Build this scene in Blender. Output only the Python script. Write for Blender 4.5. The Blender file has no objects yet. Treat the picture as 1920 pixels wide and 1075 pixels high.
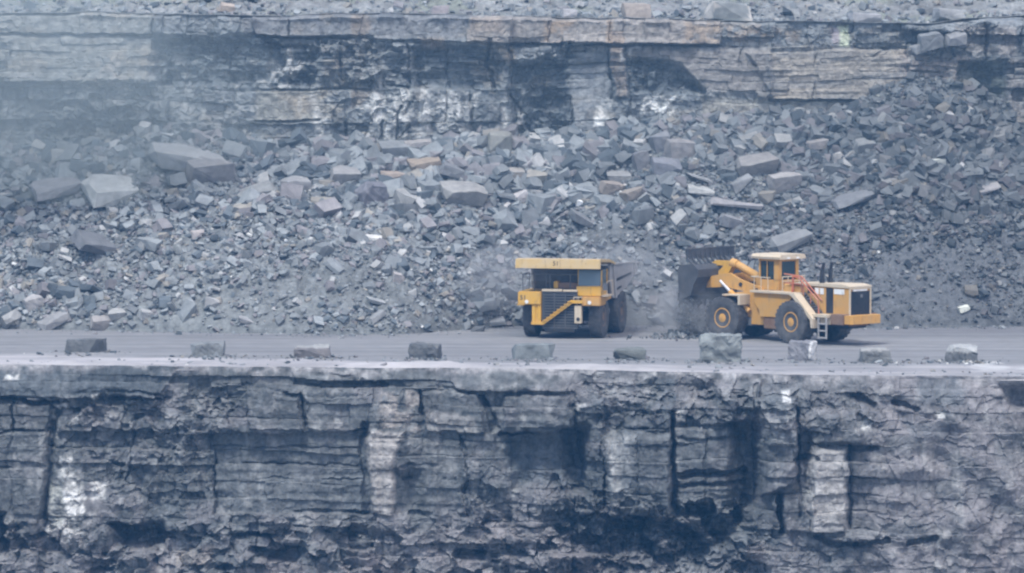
import bpy, bmesh, math, random
import numpy as np
from mathutils import Vector, Matrix

# ------------------------------------------------------------------ camera, world, sun, exposure
SC = bpy.context.scene
COL = SC.collection
R = math.radians
ELEV = R(3.5)
DIST = 300.0
FPX = 9000.0                      # focal length in pixels of the 1920 px wide photograph
CH = 3.17 + DIST * math.tan(ELEV)

cam_d = bpy.data.cameras.new('camera')
cam = bpy.data.objects.new('camera', cam_d)
COL.objects.link(cam)
cam.location = (0, -DIST, CH)
cam.rotation_euler = (R(90) - ELEV, 0, 0)
cam_d.sensor_width = 36
cam_d.lens = 36 * FPX / 1920
cam_d.clip_start = 1
cam_d.clip_end = 4000
SC.camera = cam

SUN_EL, SUN_AZ = R(58), R(-35)     # azimuth measured from the camera's back towards its left (-)
world = bpy.data.worlds.new('World')
SC.world = world
world.use_nodes = True
wn = world.node_tree
bg = wn.nodes['Background']
sky = wn.nodes.new('ShaderNodeTexSky')
sky.sky_type = 'NISHITA'
sky.sun_disc = False
sky.sun_elevation = SUN_EL
sky.sun_rotation = R(180) + SUN_AZ
sky.air_density = 1.0
sky.dust_density = 3.0
wn.links.new(sky.outputs[0], bg.inputs[0])
bg.inputs[1].default_value = 0.105

sun_d = bpy.data.lights.new('sun', 'SUN')
sun = bpy.data.objects.new('sun', sun_d)
COL.objects.link(sun)
sun_d.energy = 1.5
sun_d.angle = R(10)
sun_d.color = (0.975, 0.985, 0.945)
sv = Vector((math.sin(SUN_AZ) * math.cos(SUN_EL), -math.cos(SUN_AZ) * math.cos(SUN_EL), math.sin(SUN_EL)))
sun.rotation_euler = sv.to_track_quat('Z', 'Y').to_euler()

SC.view_settings.view_transform = 'Standard'
SC.view_settings.look = 'None'
SC.view_settings.exposure = 1.30
SC.view_settings.gamma = 1
SC.render.engine = 'CYCLES'
SC.cycles.use_denoising = True
SC.cycles.max_bounces = 5
SC.cycles.volume_bounces = 0
SC.cycles.filter_width = 2.3
SC.render.film_transparent = False

# ------------------------------------------------------------------ photograph geometry helpers
SE, CE = math.sin(ELEV), math.cos(ELEV)

def P(u, v, y):
    """world x, z of the photograph's pixel (u, v) on the vertical plane at depth y"""
    a = (537.5 - v) / FPX
    t = (y + DIST) / (CE + a * SE)
    return t * (u - 960) / FPX, CH + t * (-SE + a * CE)

def G(u, v, z=0.0):
    """world x, y of the pixel (u, v) on a horizontal plane at height z"""
    a = (537.5 - v) / FPX
    t = (z - CH) / (-SE + a * CE)
    return t * (u - 960) / FPX, t * (CE + a * SE) - DIST

def proj(x, y, z):
    dy, dz = y + DIST, z - CH
    dep = dy * CE - dz * SE
    return 960 + FPX * x / dep, 537.5 - FPX * (dy * SE + dz * CE) / dep

# ------------------------------------------------------------------ numpy noise
def _h(ix, iy, seed):
    n = (ix.astype(np.int64) * 374761393 + iy.astype(np.int64) * 668265263 + seed * 1442695041) & 0xFFFFFFFF
    n = ((n ^ (n >> 13)) * 1274126177) & 0xFFFFFFFF
    n = ((n ^ (n >> 16)) * 2246822519) & 0xFFFFFFFF
    n = n ^ (n >> 15)
    return (n & 0xFFFFFF) / float(0x1000000)

def vnoise(x, y, seed=0):
    x = np.asarray(x, float); y = np.asarray(y, float)
    x0 = np.floor(x); y0 = np.floor(y)
    fx, fy = x - x0, y - y0
    fx = fx * fx * fx * (fx * (fx * 6 - 15) + 10); fy = fy * fy * fy * (fy * (fy * 6 - 15) + 10)
    a, b = _h(x0, y0, seed), _h(x0 + 1, y0, seed)
    c, d = _h(x0, y0 + 1, seed), _h(x0 + 1, y0 + 1, seed)
    return (a + (b - a) * fx) * (1 - fy) + (c + (d - c) * fx) * fy

def fbm(x, y, octv=4, seed=0, gain=0.5):
    s, a, t = 0, 1.0, 0
    for i in range(octv):
        s = s + a * (vnoise(x * 2 ** i + 17.3 * i, y * 2 ** i - 9.1 * i, seed + i) - 0.5); t += a; a *= gain
    return s / t * 2           # about -1..1

def facet(x, y, seed=0, tilt=0.5, box=True):
    """blocky broken-rock noise: every cell a tilted flat facet; returns height (about -1..1), edge nearness, cell random"""
    x0, y0 = np.floor(x), np.floor(y)
    best = np.full(x.shape, 9.0); sec = np.full(x.shape, 9.0)
    hh = np.zeros(x.shape); rr = np.zeros(x.shape)
    for i in (-1, 0, 1):
        for j in (-1, 0, 1):
            cx, cy = x0 + i, y0 + j
            px, py = cx + 0.1 + 0.8 * _h(cx, cy, seed), cy + 0.1 + 0.8 * _h(cx, cy, seed + 1)
            dx, dy = x - px, y - py
            d = np.maximum(np.abs(dx), np.abs(dy)) if box else np.sqrt(dx * dx + dy * dy)
            r = _h(cx, cy, seed + 2)
            h = (r - 0.5) * 2 + tilt * 2 * ((_h(cx, cy, seed + 3) - 0.5) * dx + (_h(cx, cy, seed + 4) - 0.5) * dy) * 2
            m = d < best
            sec = np.where(m, best, np.minimum(sec, d))
            hh = np.where(m, h, hh); rr = np.where(m, r, rr)
            best = np.where(m, d, best)
    return hh, sec - best, rr

def sstep(a, b, x):
    t = np.clip((x - a) / (b - a), 0, 1)
    return t * t * (3 - 2 * t)

def poly_mask(u, v, pts, soft=6.0):
    """1 inside the polygon, falling to 0 over `soft` outside its edge"""
    n = len(pts)
    inside = np.zeros(u.shape, bool)
    d2 = np.full(u.shape, 1e12)
    for i in range(n):
        x1, y1 = pts[i]; x2, y2 = pts[(i + 1) % n]
        ex, ey = x2 - x1, y2 - y1
        L = ex * ex + ey * ey + 1e-9
        t = np.clip(((u - x1) * ex + (v - y1) * ey) / L, 0, 1)
        dx, dy = u - x1 - t * ex, v - y1 - t * ey
        d2 = np.minimum(d2, dx * dx + dy * dy)
        if y1 != y2:
            c = ((y1 > v) != (y2 > v)) & (u < (x2 - x1) * (v - y1) / (y2 - y1) + x1)
            inside ^= c
    d = np.sqrt(d2) * np.where(inside, -1, 1)
    return 1 - sstep(-soft * 0.5, soft * 0.5, d)

def rect(u, v, u0, u1, v0, v1, soft=6.0):
    return poly_mask(u, v, [(u0, v0), (u1, v0), (u1, v1), (u0, v1)], soft)

def line_mask(u, v, pts, w):
    """1 on the polyline, 0 further than w from it"""
    d2 = np.full(u.shape, 1e12)
    for (x1, y1), (x2, y2) in zip(pts[:-1], pts[1:]):
        ex, ey = x2 - x1, y2 - y1
        t = np.clip(((u - x1) * ex + (v - y1) * ey) / (ex * ex + ey * ey + 1e-9), 0, 1)
        d2 = np.minimum(d2, (u - x1 - t * ex) ** 2 + (v - y1 - t * ey) ** 2)
    return 1 - sstep(w * 0.45, w, np.sqrt(d2))

# ------------------------------------------------------------------ object helpers
def tag(o, label=None, cat=None, group=None, kind=None):
    if label: o['label'] = label
    if cat: o['category'] = cat
    if group: o['group'] = group
    if kind: o['kind'] = kind
    return o

def link(name, me, mat=None, parent=None):
    o = bpy.data.objects.new(name, me)
    COL.objects.link(o)
    if mat is not None and me is not None and not me.materials: me.materials.append(mat)
    if parent: o.parent = parent
    return o

def np_mesh(name, verts, loops, starts, totals, col=None, smooth=False):
    me = bpy.data.meshes.new(name)
    me.vertices.add(len(verts)); me.vertices.foreach_set('co', np.ascontiguousarray(verts, np.float32).ravel())
    me.loops.add(len(loops)); me.loops.foreach_set('vertex_index', np.ascontiguousarray(loops, np.int32))
    me.polygons.add(len(starts))
    me.polygons.foreach_set('loop_start', np.ascontiguousarray(starts, np.int32))
    me.polygons.foreach_set('loop_total', np.ascontiguousarray(totals, np.int32))
    if col is not None:
        at = me.color_attributes.new('col', 'FLOAT_COLOR', 'POINT')
        c4 = np.ones((len(verts), 4), np.float32); c4[:, :3] = col
        at.data.foreach_set('color', c4.ravel())
    me.update(calc_edges=True)
    me.polygons.foreach_set('use_smooth', np.full(len(starts), smooth, bool))
    return me

def grid_mesh(name, X, Y, Z, col=None, smooth=False, flip=False):
    nr, nc = X.shape
    idx = np.arange(nr * nc).reshape(nr, nc)
    a, b, c, d = idx[:-1, :-1].ravel(), idx[:-1, 1:].ravel(), idx[1:, 1:].ravel(), idx[1:, :-1].ravel()
    q = np.stack([a, b, c, d] if not flip else [d, c, b, a], 1)
    n = len(q)
    return np_mesh(name, np.stack([X.ravel(), Y.ravel(), Z.ravel()], 1), q.ravel(), np.arange(n) * 4, np.full(n, 4),
                   None if col is None else col.reshape(-1, 3), smooth)

def mixc(c, m, new):
    return c * (1 - m[..., None]) + np.asarray(new, float) * m[..., None]

# ------------------------------------------------------------------ materials
def new_mat(name):
    m = bpy.data.materials.new(name); m.use_nodes = True
    nt = m.node_tree
    return m, nt, nt.nodes['Principled BSDF']

def rock_mat(name, scale=3.0, bump=0.35, rough=0.9, var=0.35, base=None):
    """rock: base colour from the 'col' attribute (kind of stone) varied by noise, with a rough bump"""
    m, nt, bs = new_mat(name)
    N, Lk = nt.nodes, nt.links
    if base is None:
        at = N.new('ShaderNodeAttribute'); at.attribute_name = 'col'; csrc = at.outputs['Color']
    else:
        rgb = N.new('ShaderNodeRGB'); rgb.outputs[0].default_value = (*base, 1); csrc = rgb.outputs[0]
    tc = N.new('ShaderNodeTexCoord')
    n1 = N.new('ShaderNodeTexNoise'); n1.inputs['Scale'].default_value = scale; n1.inputs['Detail'].default_value = 6
    n1.inputs['Roughness'].default_value = 0.65
    Lk.new(tc.outputs['Object'], n1.inputs['Vector'])
    mr = N.new('ShaderNodeMapRange')
    mr.inputs['From Min'].default_value = 0.3; mr.inputs['From Max'].default_value = 0.7
    mr.inputs['To Min'].default_value = 1 - var; mr.inputs['To Max'].default_value = 1 + var
    Lk.new(n1.outputs['Fac'], mr.inputs['Value'])
    mx = N.new('ShaderNodeVectorMath'); mx.operation = 'SCALE'
    Lk.new(csrc, mx.inputs[0]); Lk.new(mr.outputs[0], mx.inputs['Scale'])
    Lk.new(mx.outputs[0], bs.inputs['Base Color'])
    bs.inputs['Roughness'].default_value = rough
    bs.inputs['Specular IOR Level'].default_value = 0.25
    n2 = N.new('ShaderNodeTexNoise'); n2.inputs['Scale'].default_value = scale * 2.2; n2.inputs['Detail'].default_value = 8
    n2.inputs['Roughness'].default_value = 0.7
    Lk.new(tc.outputs['Object'], n2.inputs['Vector'])
    bp = N.new('ShaderNodeBump'); bp.inputs['Strength'].default_value = bump; bp.inputs['Distance'].default_value = 0.25
    Lk.new(n2.outputs['Fac'], bp.inputs['Height']); Lk.new(bp.outputs[0], bs.inputs['Normal'])
    return m

def paint_mat(name, base, dust=(0.36, 0.32, 0.27), amount=0.4, rough=0.5, scale=1.3, metal=0.0, grime=0.6):
    """painted or bare metal under patchy quarry dust"""
    m, nt, bs = new_mat(name)
    N, Lk = nt.nodes, nt.links
    tc = N.new('ShaderNodeTexCoord')
    n1 = N.new('ShaderNodeTexNoise'); n1.inputs['Scale'].default_value = scale; n1.inputs['Detail'].default_value = 7
    n1.inputs['Roughness'].default_value = 0.7
    Lk.new(tc.outputs['Object'], n1.inputs['Vector'])
    mr = N.new('ShaderNodeMapRange')
    mr.inputs['From Min'].default_value = 0.35; mr.inputs['From Max'].default_value = 0.72
    mr.inputs['To Min'].default_value = max(0, amount - 0.3); mr.inputs['To Max'].default_value = min(1, amount + 0.3)
    Lk.new(n1.outputs['Fac'], mr.inputs['Value'])
    mx = N.new('ShaderNodeMix'); mx.data_type = 'RGBA'
    mx.inputs['A'].default_value = (*base, 1); mx.inputs['B'].default_value = (*dust, 1)
    Lk.new(mr.outputs[0], mx.inputs['Factor'])
    # oil and rust blotches with streaks running down
    mp = N.new('ShaderNodeMapping'); mp.inputs['Scale'].default_value = (3.2, 3.2, 0.9)
    Lk.new(tc.outputs['Object'], mp.inputs['Vector'])
    n3 = N.new('ShaderNodeTexNoise'); n3.inputs['Scale'].default_value = 1.5; n3.inputs['Detail'].default_value = 6; n3.inputs['Roughness'].default_value = 0.75
    Lk.new(mp.outputs[0], n3.inputs['Vector'])
    m3 = N.new('ShaderNodeMapRange'); m3.inputs['From Min'].default_value = 0.55; m3.inputs['From Max'].default_value = 0.72
    m3.inputs['To Min'].default_value = 0.0; m3.inputs['To Max'].default_value = grime
    Lk.new(n3.outputs['Fac'], m3.inputs['Value'])
    x2 = N.new('ShaderNodeMix'); x2.data_type = 'RGBA'
    x2.inputs['B'].default_value = (0.10, 0.075, 0.055, 1)
    Lk.new(mx.outputs['Result'], x2.inputs['A']); Lk.new(m3.outputs[0], x2.inputs['Factor'])
    Lk.new(x2.outputs['Result'], bs.inputs['Base Color'])
    bs.inputs['Roughness'].default_value = rough
    bs.inputs['Metallic'].default_value = metal
    bs.inputs['Specular IOR Level'].default_value = 0.35
    return m

M_CLIFF = rock_mat('cliff_rock', 2.2, 0.4, 0.92, 0.5)
M_SLOPE = rock_mat('slope_fines', 2.5, 0.5, 0.95, 0.35)
M_ROCK = rock_mat('broken_rock', 1.8, 0.3, 0.9, 0.22)
M_ROAD = rock_mat('haul_road_dust', 0.8, 0.12, 0.95, 0.1)
M_YEL = paint_mat('yellow_paint', (0.62, 0.34, 0.03), (0.40, 0.30, 0.17), 0.28, 0.45)
M_FADED = paint_mat('faded_yellow_paint', (0.50, 0.33, 0.10), (0.45, 0.38, 0.28), 0.5, 0.6)
M_ORA = paint_mat('orange_yellow_paint', (0.58, 0.285, 0.04), (0.42, 0.29, 0.15), 0.45, 0.55)
M_PALE = paint_mat('pale_and_toplit_paint', (0.54, 0.43, 0.29), (0.50, 0.45, 0.38), 0.5, 0.6)  # pale parts; also paints top light on hood top, roof and canopy
M_WHITE = paint_mat('white_paint', (0.75, 0.75, 0.74), (0.5, 0.48, 0.46), 0.2, 0.5)
M_TYRE = paint_mat('dusty_tyre', (0.035, 0.036, 0.04), (0.17, 0.165, 0.165), 0.38, 0.9, 2.0)
M_BLACK = paint_mat('black_metal', (0.012, 0.013, 0.016), (0.07, 0.07, 0.075), 0.2, 0.6)
M_STEEL = paint_mat('worn_steel', (0.10, 0.105, 0.115), (0.22, 0.22, 0.225), 0.45, 0.6)
M_BUCKET = paint_mat('dark_worn_steel', (0.045, 0.048, 0.055), (0.13, 0.13, 0.135), 0.35, 0.65)
M_GRILLE = paint_mat('dusty_dark_grille', (0.05, 0.055, 0.065), (0.12, 0.12, 0.125), 0.5, 0.6)
M_BODY = paint_mat('dusty_body_steel', (0.27, 0.26, 0.255), (0.38, 0.365, 0.36), 0.5, 0.75)
M_BROWN = paint_mat('rusty_brown_metal', (0.16, 0.085, 0.05), (0.28, 0.21, 0.16), 0.4, 0.8)
M_RED = paint_mat('red_orange_paint', (0.46, 0.12, 0.05), (0.40, 0.27, 0.2), 0.35, 0.55)
M_CHROME = paint_mat('chrome_rod', (0.85, 0.85, 0.86), (0.7, 0.7, 0.7), 0.1, 0.15, 1.3, 0.6)
def glass_mat(name, base, rough=0.12):
    m, nt, bs = new_mat(name)
    bs.inputs['Base Color'].default_value = (*base, 1); bs.inputs['Roughness'].default_value = rough
    bs.inputs['Specular IOR Level'].default_value = 0.8
    return m
M_GLASS = glass_mat('dusty_windscreen_glass', (0.10, 0.14, 0.17), 0.25)
M_DGLASS = glass_mat('dark_cab_glass', (0.015, 0.03, 0.032), 0.1)

# ------------------------------------------------------------------ kinds of stone (base colours)
GREY = np.array((0.160, 0.171, 0.178)); DARK = np.array((0.066, 0.077, 0.086)); TAN = np.array((0.27, 0.235, 0.19))
PALE = np.array((0.40, 0.40, 0.395)); WHITE = np.array((0.72, 0.72, 0.70)); MAUVE = np.array((0.192, 0.184, 0.192))
OCHRE = np.array((0.30, 0.20, 0.11)); MOSS = np.array((0.17, 0.19, 0.14))

def beds(X, Z, zb, seed, sp=(1.5, 4.0), off=0.35, wav=0.12, groove=0.35, gw=0.07):
    """bedded and jointed rock: displacement, block tone (0..1)"""
    rs = np.random.RandomState(seed)
    zz = Z + wav * fbm(X * 0.12, Z * 0.05, 3, seed) + 0.05 * fbm(X * 1.6, Z * 0.7, 3, seed + 5)
    k = np.searchsorted(zb, zz)
    D = np.zeros(X.shape); tone = np.zeros(X.shape); gr = np.zeros(X.shape)
    jag = 0.22 * fbm(X * 0.5, Z * 1.3, 3, seed + 9)
    for i in range(len(zb) + 1):
        js = [-60.0]
        s_lo, s_hi = sp
        m_ = rs.uniform(0.7, 1.6)
        while js[-1] < 60: js.append(js[-1] + rs.uniform(s_lo, s_hi) * m_)
        js = np.array(js)
        o = rs.normal(0, off, len(js) + 1); t = rs.uniform(0, 1, len(js) + 1); w = rs.uniform(-0.05, 0.05, len(js) + 1)
        m = k == i
        xx = (X + jag + (rs.uniform(-0.15, 0.15) * Z))[m]
        j = np.searchsorted(js, xx)
        D[m] = o[j] + w[j] * (xx - js[np.clip(j, 0, len(js) - 1)]); tone[m] = t[j]
        dj = np.minimum(np.abs(xx - js[np.clip(j, 0, len(js) - 1)]), np.abs(xx - js[np.clip(j - 1, 0, len(js) - 1)]))
        gr[m] = 1 - sstep(gw * 0.5, gw * 1.3, dj)
    db = np.min(np.abs(zz[..., None] - np.asarray(zb)[None, None, :]), axis=2)
    gr = np.maximum(gr * 0.7, (1 - sstep(gw * 0.5, gw * 1.3, db)))
    brk = sstep(0.0, 0.5, fbm(X * 0.3, Z * 0.7, 3, seed + 30))
    return D - groove * gr * brk, tone

# ------------------------------------------------------------------ edge of the bench (front) and toe of the rubble
EDGE_U = [-500, 0, 500, 960, 1200, 1350, 1500, 1920, 2400]
EDGE_V = [683, 684, 688, 691, 696, 699, 703, 706, 708]
ex, ey = zip(*[G(u, v) for u, v in zip(EDGE_U, EDGE_V)])
def edge_y(x): return np.interp(x, ex, ey) + 0.9 * fbm(np.asarray(x) * 0.22, np.asarray(x) * 0 + 3.3, 6, 71, 0.6)

TOE_U = [-500, 0, 200, 400, 640, 760, 880, 960, 1060, 1200, 1300, 1450, 1640, 1760, 1920, 2400]
TOE_V = [616, 617, 620, 625, 628, 627, 619, 613, 611, 611, 612, 613, 615, 614, 612, 611]
tx, ty = zip(*[G(u, v) for u, v in zip(TOE_U, TOE_V)])
def toe_y(x): return np.interp(x, tx, ty)

YTOP = 20.5
TOP_U = [-500, 0, 100, 180, 260, 330, 480, 700, 900, 1000, 1080, 1200, 1280, 1380, 1500, 1600, 1650, 1720, 1780, 1850, 1920, 2400]
TOP_V = [300, 292, 290, 280, 262, 258, 266, 272, 268, 268, 262, 238, 232, 222, 214, 202, 164, 144, 150, 172, 195, 195]
px_, pz_ = zip(*[P(u, v, YTOP) for u, v in zip(TOP_U, TOP_V)])
def top_z(x): return np.interp(x, px_, pz_) + 0.7 * fbm(np.asarray(x, float) * 0.16, np.asarray(x, float) * 0 + 5.5, 4, 61)

def slope_z(x, y):
    """height of the rubble bank"""
    x = np.asarray(x, float); y = np.asarray(y, float)
    s = np.clip((y - toe_y(x)) / (YTOP - toe_y(x)), -0.2, 1.15)
    sp = np.clip(s, 0, 1.0)
    prof = 0.85 * sp + 0.30 * np.sqrt(sp + 1e-6) * (1 - sp) + 0.15 * sp * sp
    z = top_z(x) * prof
    z = z + sstep(0.04, 0.3, s) * (1 - 0.7 * sstep(0.8, 1.0, s)) * (0.75 * fbm(x * 0.13, y * 0.16, 3, 5) + 0.35 * fbm(x * 0.45, y * 0.5, 3, 8))
    return np.where(s <= 0, -0.03, z)

def hit(u, v):
    """where the line of sight through pixel (u, v) meets the rubble bank"""
    ys = np.linspace(0, YTOP + 2, 700)
    a = (537.5 - v) / FPX
    t = (ys + DIST) / (CE + a * SE)
    xs = t * (u - 960) / FPX; zs = CH + t * (-SE + a * CE)
    d = slope_z(xs, ys) - zs
    i = int(np.argmax(d > 0)) if (d > 0).any() else len(ys) - 1
    return xs[i], ys[i], zs[i]

# ------------------------------------------------------------------ ground, bench, rubble bank, terraces
def build_ground():
    bm = bmesh.new()
    vs = [bm.verts.new(p) for p in ((-1500, -1500, -24), (1500, -1500, -24), (1500, 1500, -24), (-1500, 1500, -24))]
    bm.faces.new(vs)
    me = bpy.data.meshes.new('ground'); bm.to_mesh(me); bm.free()
    tag(link('ground', me, rock_mat('pit_floor', 0.2, 0.2, 0.95, 0.2, (0.17, 0.17, 0.175))), kind='structure')

def build_road():
    xs = np.concatenate([np.linspace(-60, -36, 25), np.linspace(-35.8, 35.8, 480), np.linspace(36, 60, 25)])
    t = np.linspace(0, 1, 260)
    X = np.repeat(xs[None, :], len(t), 0)
    y0 = edge_y(xs) ; y1 = toe_y(xs) + 3.0
    Y = y0[None, :] + (y1 - y0)[None, :] * t[:, None]
    Z = 0.05 * fbm(X * 0.05, Y * 0.35, 4, 11) + 0.02 * fbm(X * 0.3, Y * 1.2, 3, 12)
    dE = Y - y0[None, :]
    # low spill windrow heaped along the lip
    lipw = np.interp(xs, [-35, -20, -5, 3, 12, 25, 35], [9.5, 7.0, 4.5, 4.0, 5.5, 8.0, 9.5])[None, :]
    Z += 0.20 * np.exp(-((dE - 1.4) / 0.9) ** 2) * np.clip(0.6 + 1.3 * fbm(X * 0.45, Y * 0.3, 4, 15), 0, 2)
    Z -= 0.25 * np.clip(1 - dE / 0.5, 0, 1) ** 2
    U, V = proj(X, Y, Z)
    col = np.zeros(X.shape + (3,)) + np.array((0.19, 0.19, 0.195))
    st = fbm(X * 0.045, Y * 0.8, 4, 21)
    col *= (1 + 0.22 * st + 0.12 * fbm(X * 0.35, Y * 2.4, 3, 22))[..., None]
    # grey-blue wheel-packed lane, darker on the right behind the loader
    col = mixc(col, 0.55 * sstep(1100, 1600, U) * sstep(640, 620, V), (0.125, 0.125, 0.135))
    lip = 1 - sstep(0.75, 1.1, dE / lipw + 0.20 * fbm(X * 0.12, Y * 0.5, 4, 31) + 0.1 * fbm(X * 0.8, Y * 0.9, 3, 32))
    lip = lip * np.interp(xs, [-35, -10, 2, 14, 35], [1.0, 0.95, 0.75, 0.6, 0.7])[None, :] * (0.75 + 0.5 * fbm(X * 0.25, Y * 0.7, 4, 33))
    col = mixc(col, np.clip(0.85 * lip, 0, 1), np.array((0.42, 0.40, 0.41)))
    # wheel tracks running along the bench, and darker damp patches
    for yy, w_, a_ in ((-3.5, 0.5, 0.3), (-6.2, 0.55, 0.35), (-8.6, 0.5, 0.3), (-11.5, 0.6, 0.25), (1.0, 0.6, 0.3), (-14.5, 0.4, 0.2)):
        yt = yy + 1.3 * fbm(X * 0.03 + yy, X * 0 + yy, 3, 51)
        m_ = np.exp(-((Y - yt) / w_) ** 2) * sstep(-0.5, 0.2, fbm(X * 0.08 + yy, Y * 0.05, 3, 52))
        col = mixc(col, a_ * m_, (0.10, 0.10, 0.11)); Z = Z - 0.04 * m_
        col = mixc(col, 0.5 * a_ * np.exp(-((Y - yt - w_ * 1.8) / (w_ * 0.8)) ** 2), (0.30, 0.295, 0.3))
    col = mixc(col, 0.4 * sstep(0.1, 0.5, fbm(X * 0.06, Y * 0.3, 4, 53)), (0.125, 0.125, 0.135))
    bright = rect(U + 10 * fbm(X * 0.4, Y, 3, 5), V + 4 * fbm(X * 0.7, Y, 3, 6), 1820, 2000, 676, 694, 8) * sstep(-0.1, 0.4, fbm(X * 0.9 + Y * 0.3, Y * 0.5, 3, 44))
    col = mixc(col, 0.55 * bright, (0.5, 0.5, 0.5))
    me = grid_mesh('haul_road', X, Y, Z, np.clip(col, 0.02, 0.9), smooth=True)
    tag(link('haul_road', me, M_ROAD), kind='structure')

def build_slope():
    xs = np.concatenate([np.linspace(-60, -38, 30), np.linspace(-37.8, 37.8, 560), np.linspace(38, 60, 30)])
    t = np.linspace(0, 1, 230)
    X = np.repeat(xs[None, :], len(t), 0)
    y0 = toe_y(xs) - 0.4
    Y = y0[None, :] + (YTOP + 3.5 - y0)[None, :] * t[:, None]
    f, e, r = facet(X * 1.6, Y * 1.9, 91, 0.6, False)
    Z = slope_z(X, Y)
    s = np.clip((Y - y0[None, :] - 0.4) / 3.0, 0, 1)
    f4, e4, r4 = facet(X * 4.6, Y * 5.0, 97, 0.9, False)
    Z = Z + s * (0.14 * f + 0.05 * f4 + 0.08 * fbm(X * 2.2, Y * 2.2, 3, 93))
    U, V = proj(X, Y, Z)
    col = np.zeros(X.shape + (3,)) + np.array((0.16, 0.17, 0.172))
    col *= (1 + 0.25 * fbm(X * 0.15, Y * 0.2, 4, 95) + 0.15 * (r - 0.5) + 0.25 * (r4 - 0.5))[..., None]
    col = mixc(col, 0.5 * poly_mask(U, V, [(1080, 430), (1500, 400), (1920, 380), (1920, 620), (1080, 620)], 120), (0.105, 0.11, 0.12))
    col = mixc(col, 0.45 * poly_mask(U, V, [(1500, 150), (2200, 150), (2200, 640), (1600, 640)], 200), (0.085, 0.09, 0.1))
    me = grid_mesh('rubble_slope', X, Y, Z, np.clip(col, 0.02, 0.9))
    tag(link('hillside', me, M_SLOPE), kind='structure')

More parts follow.
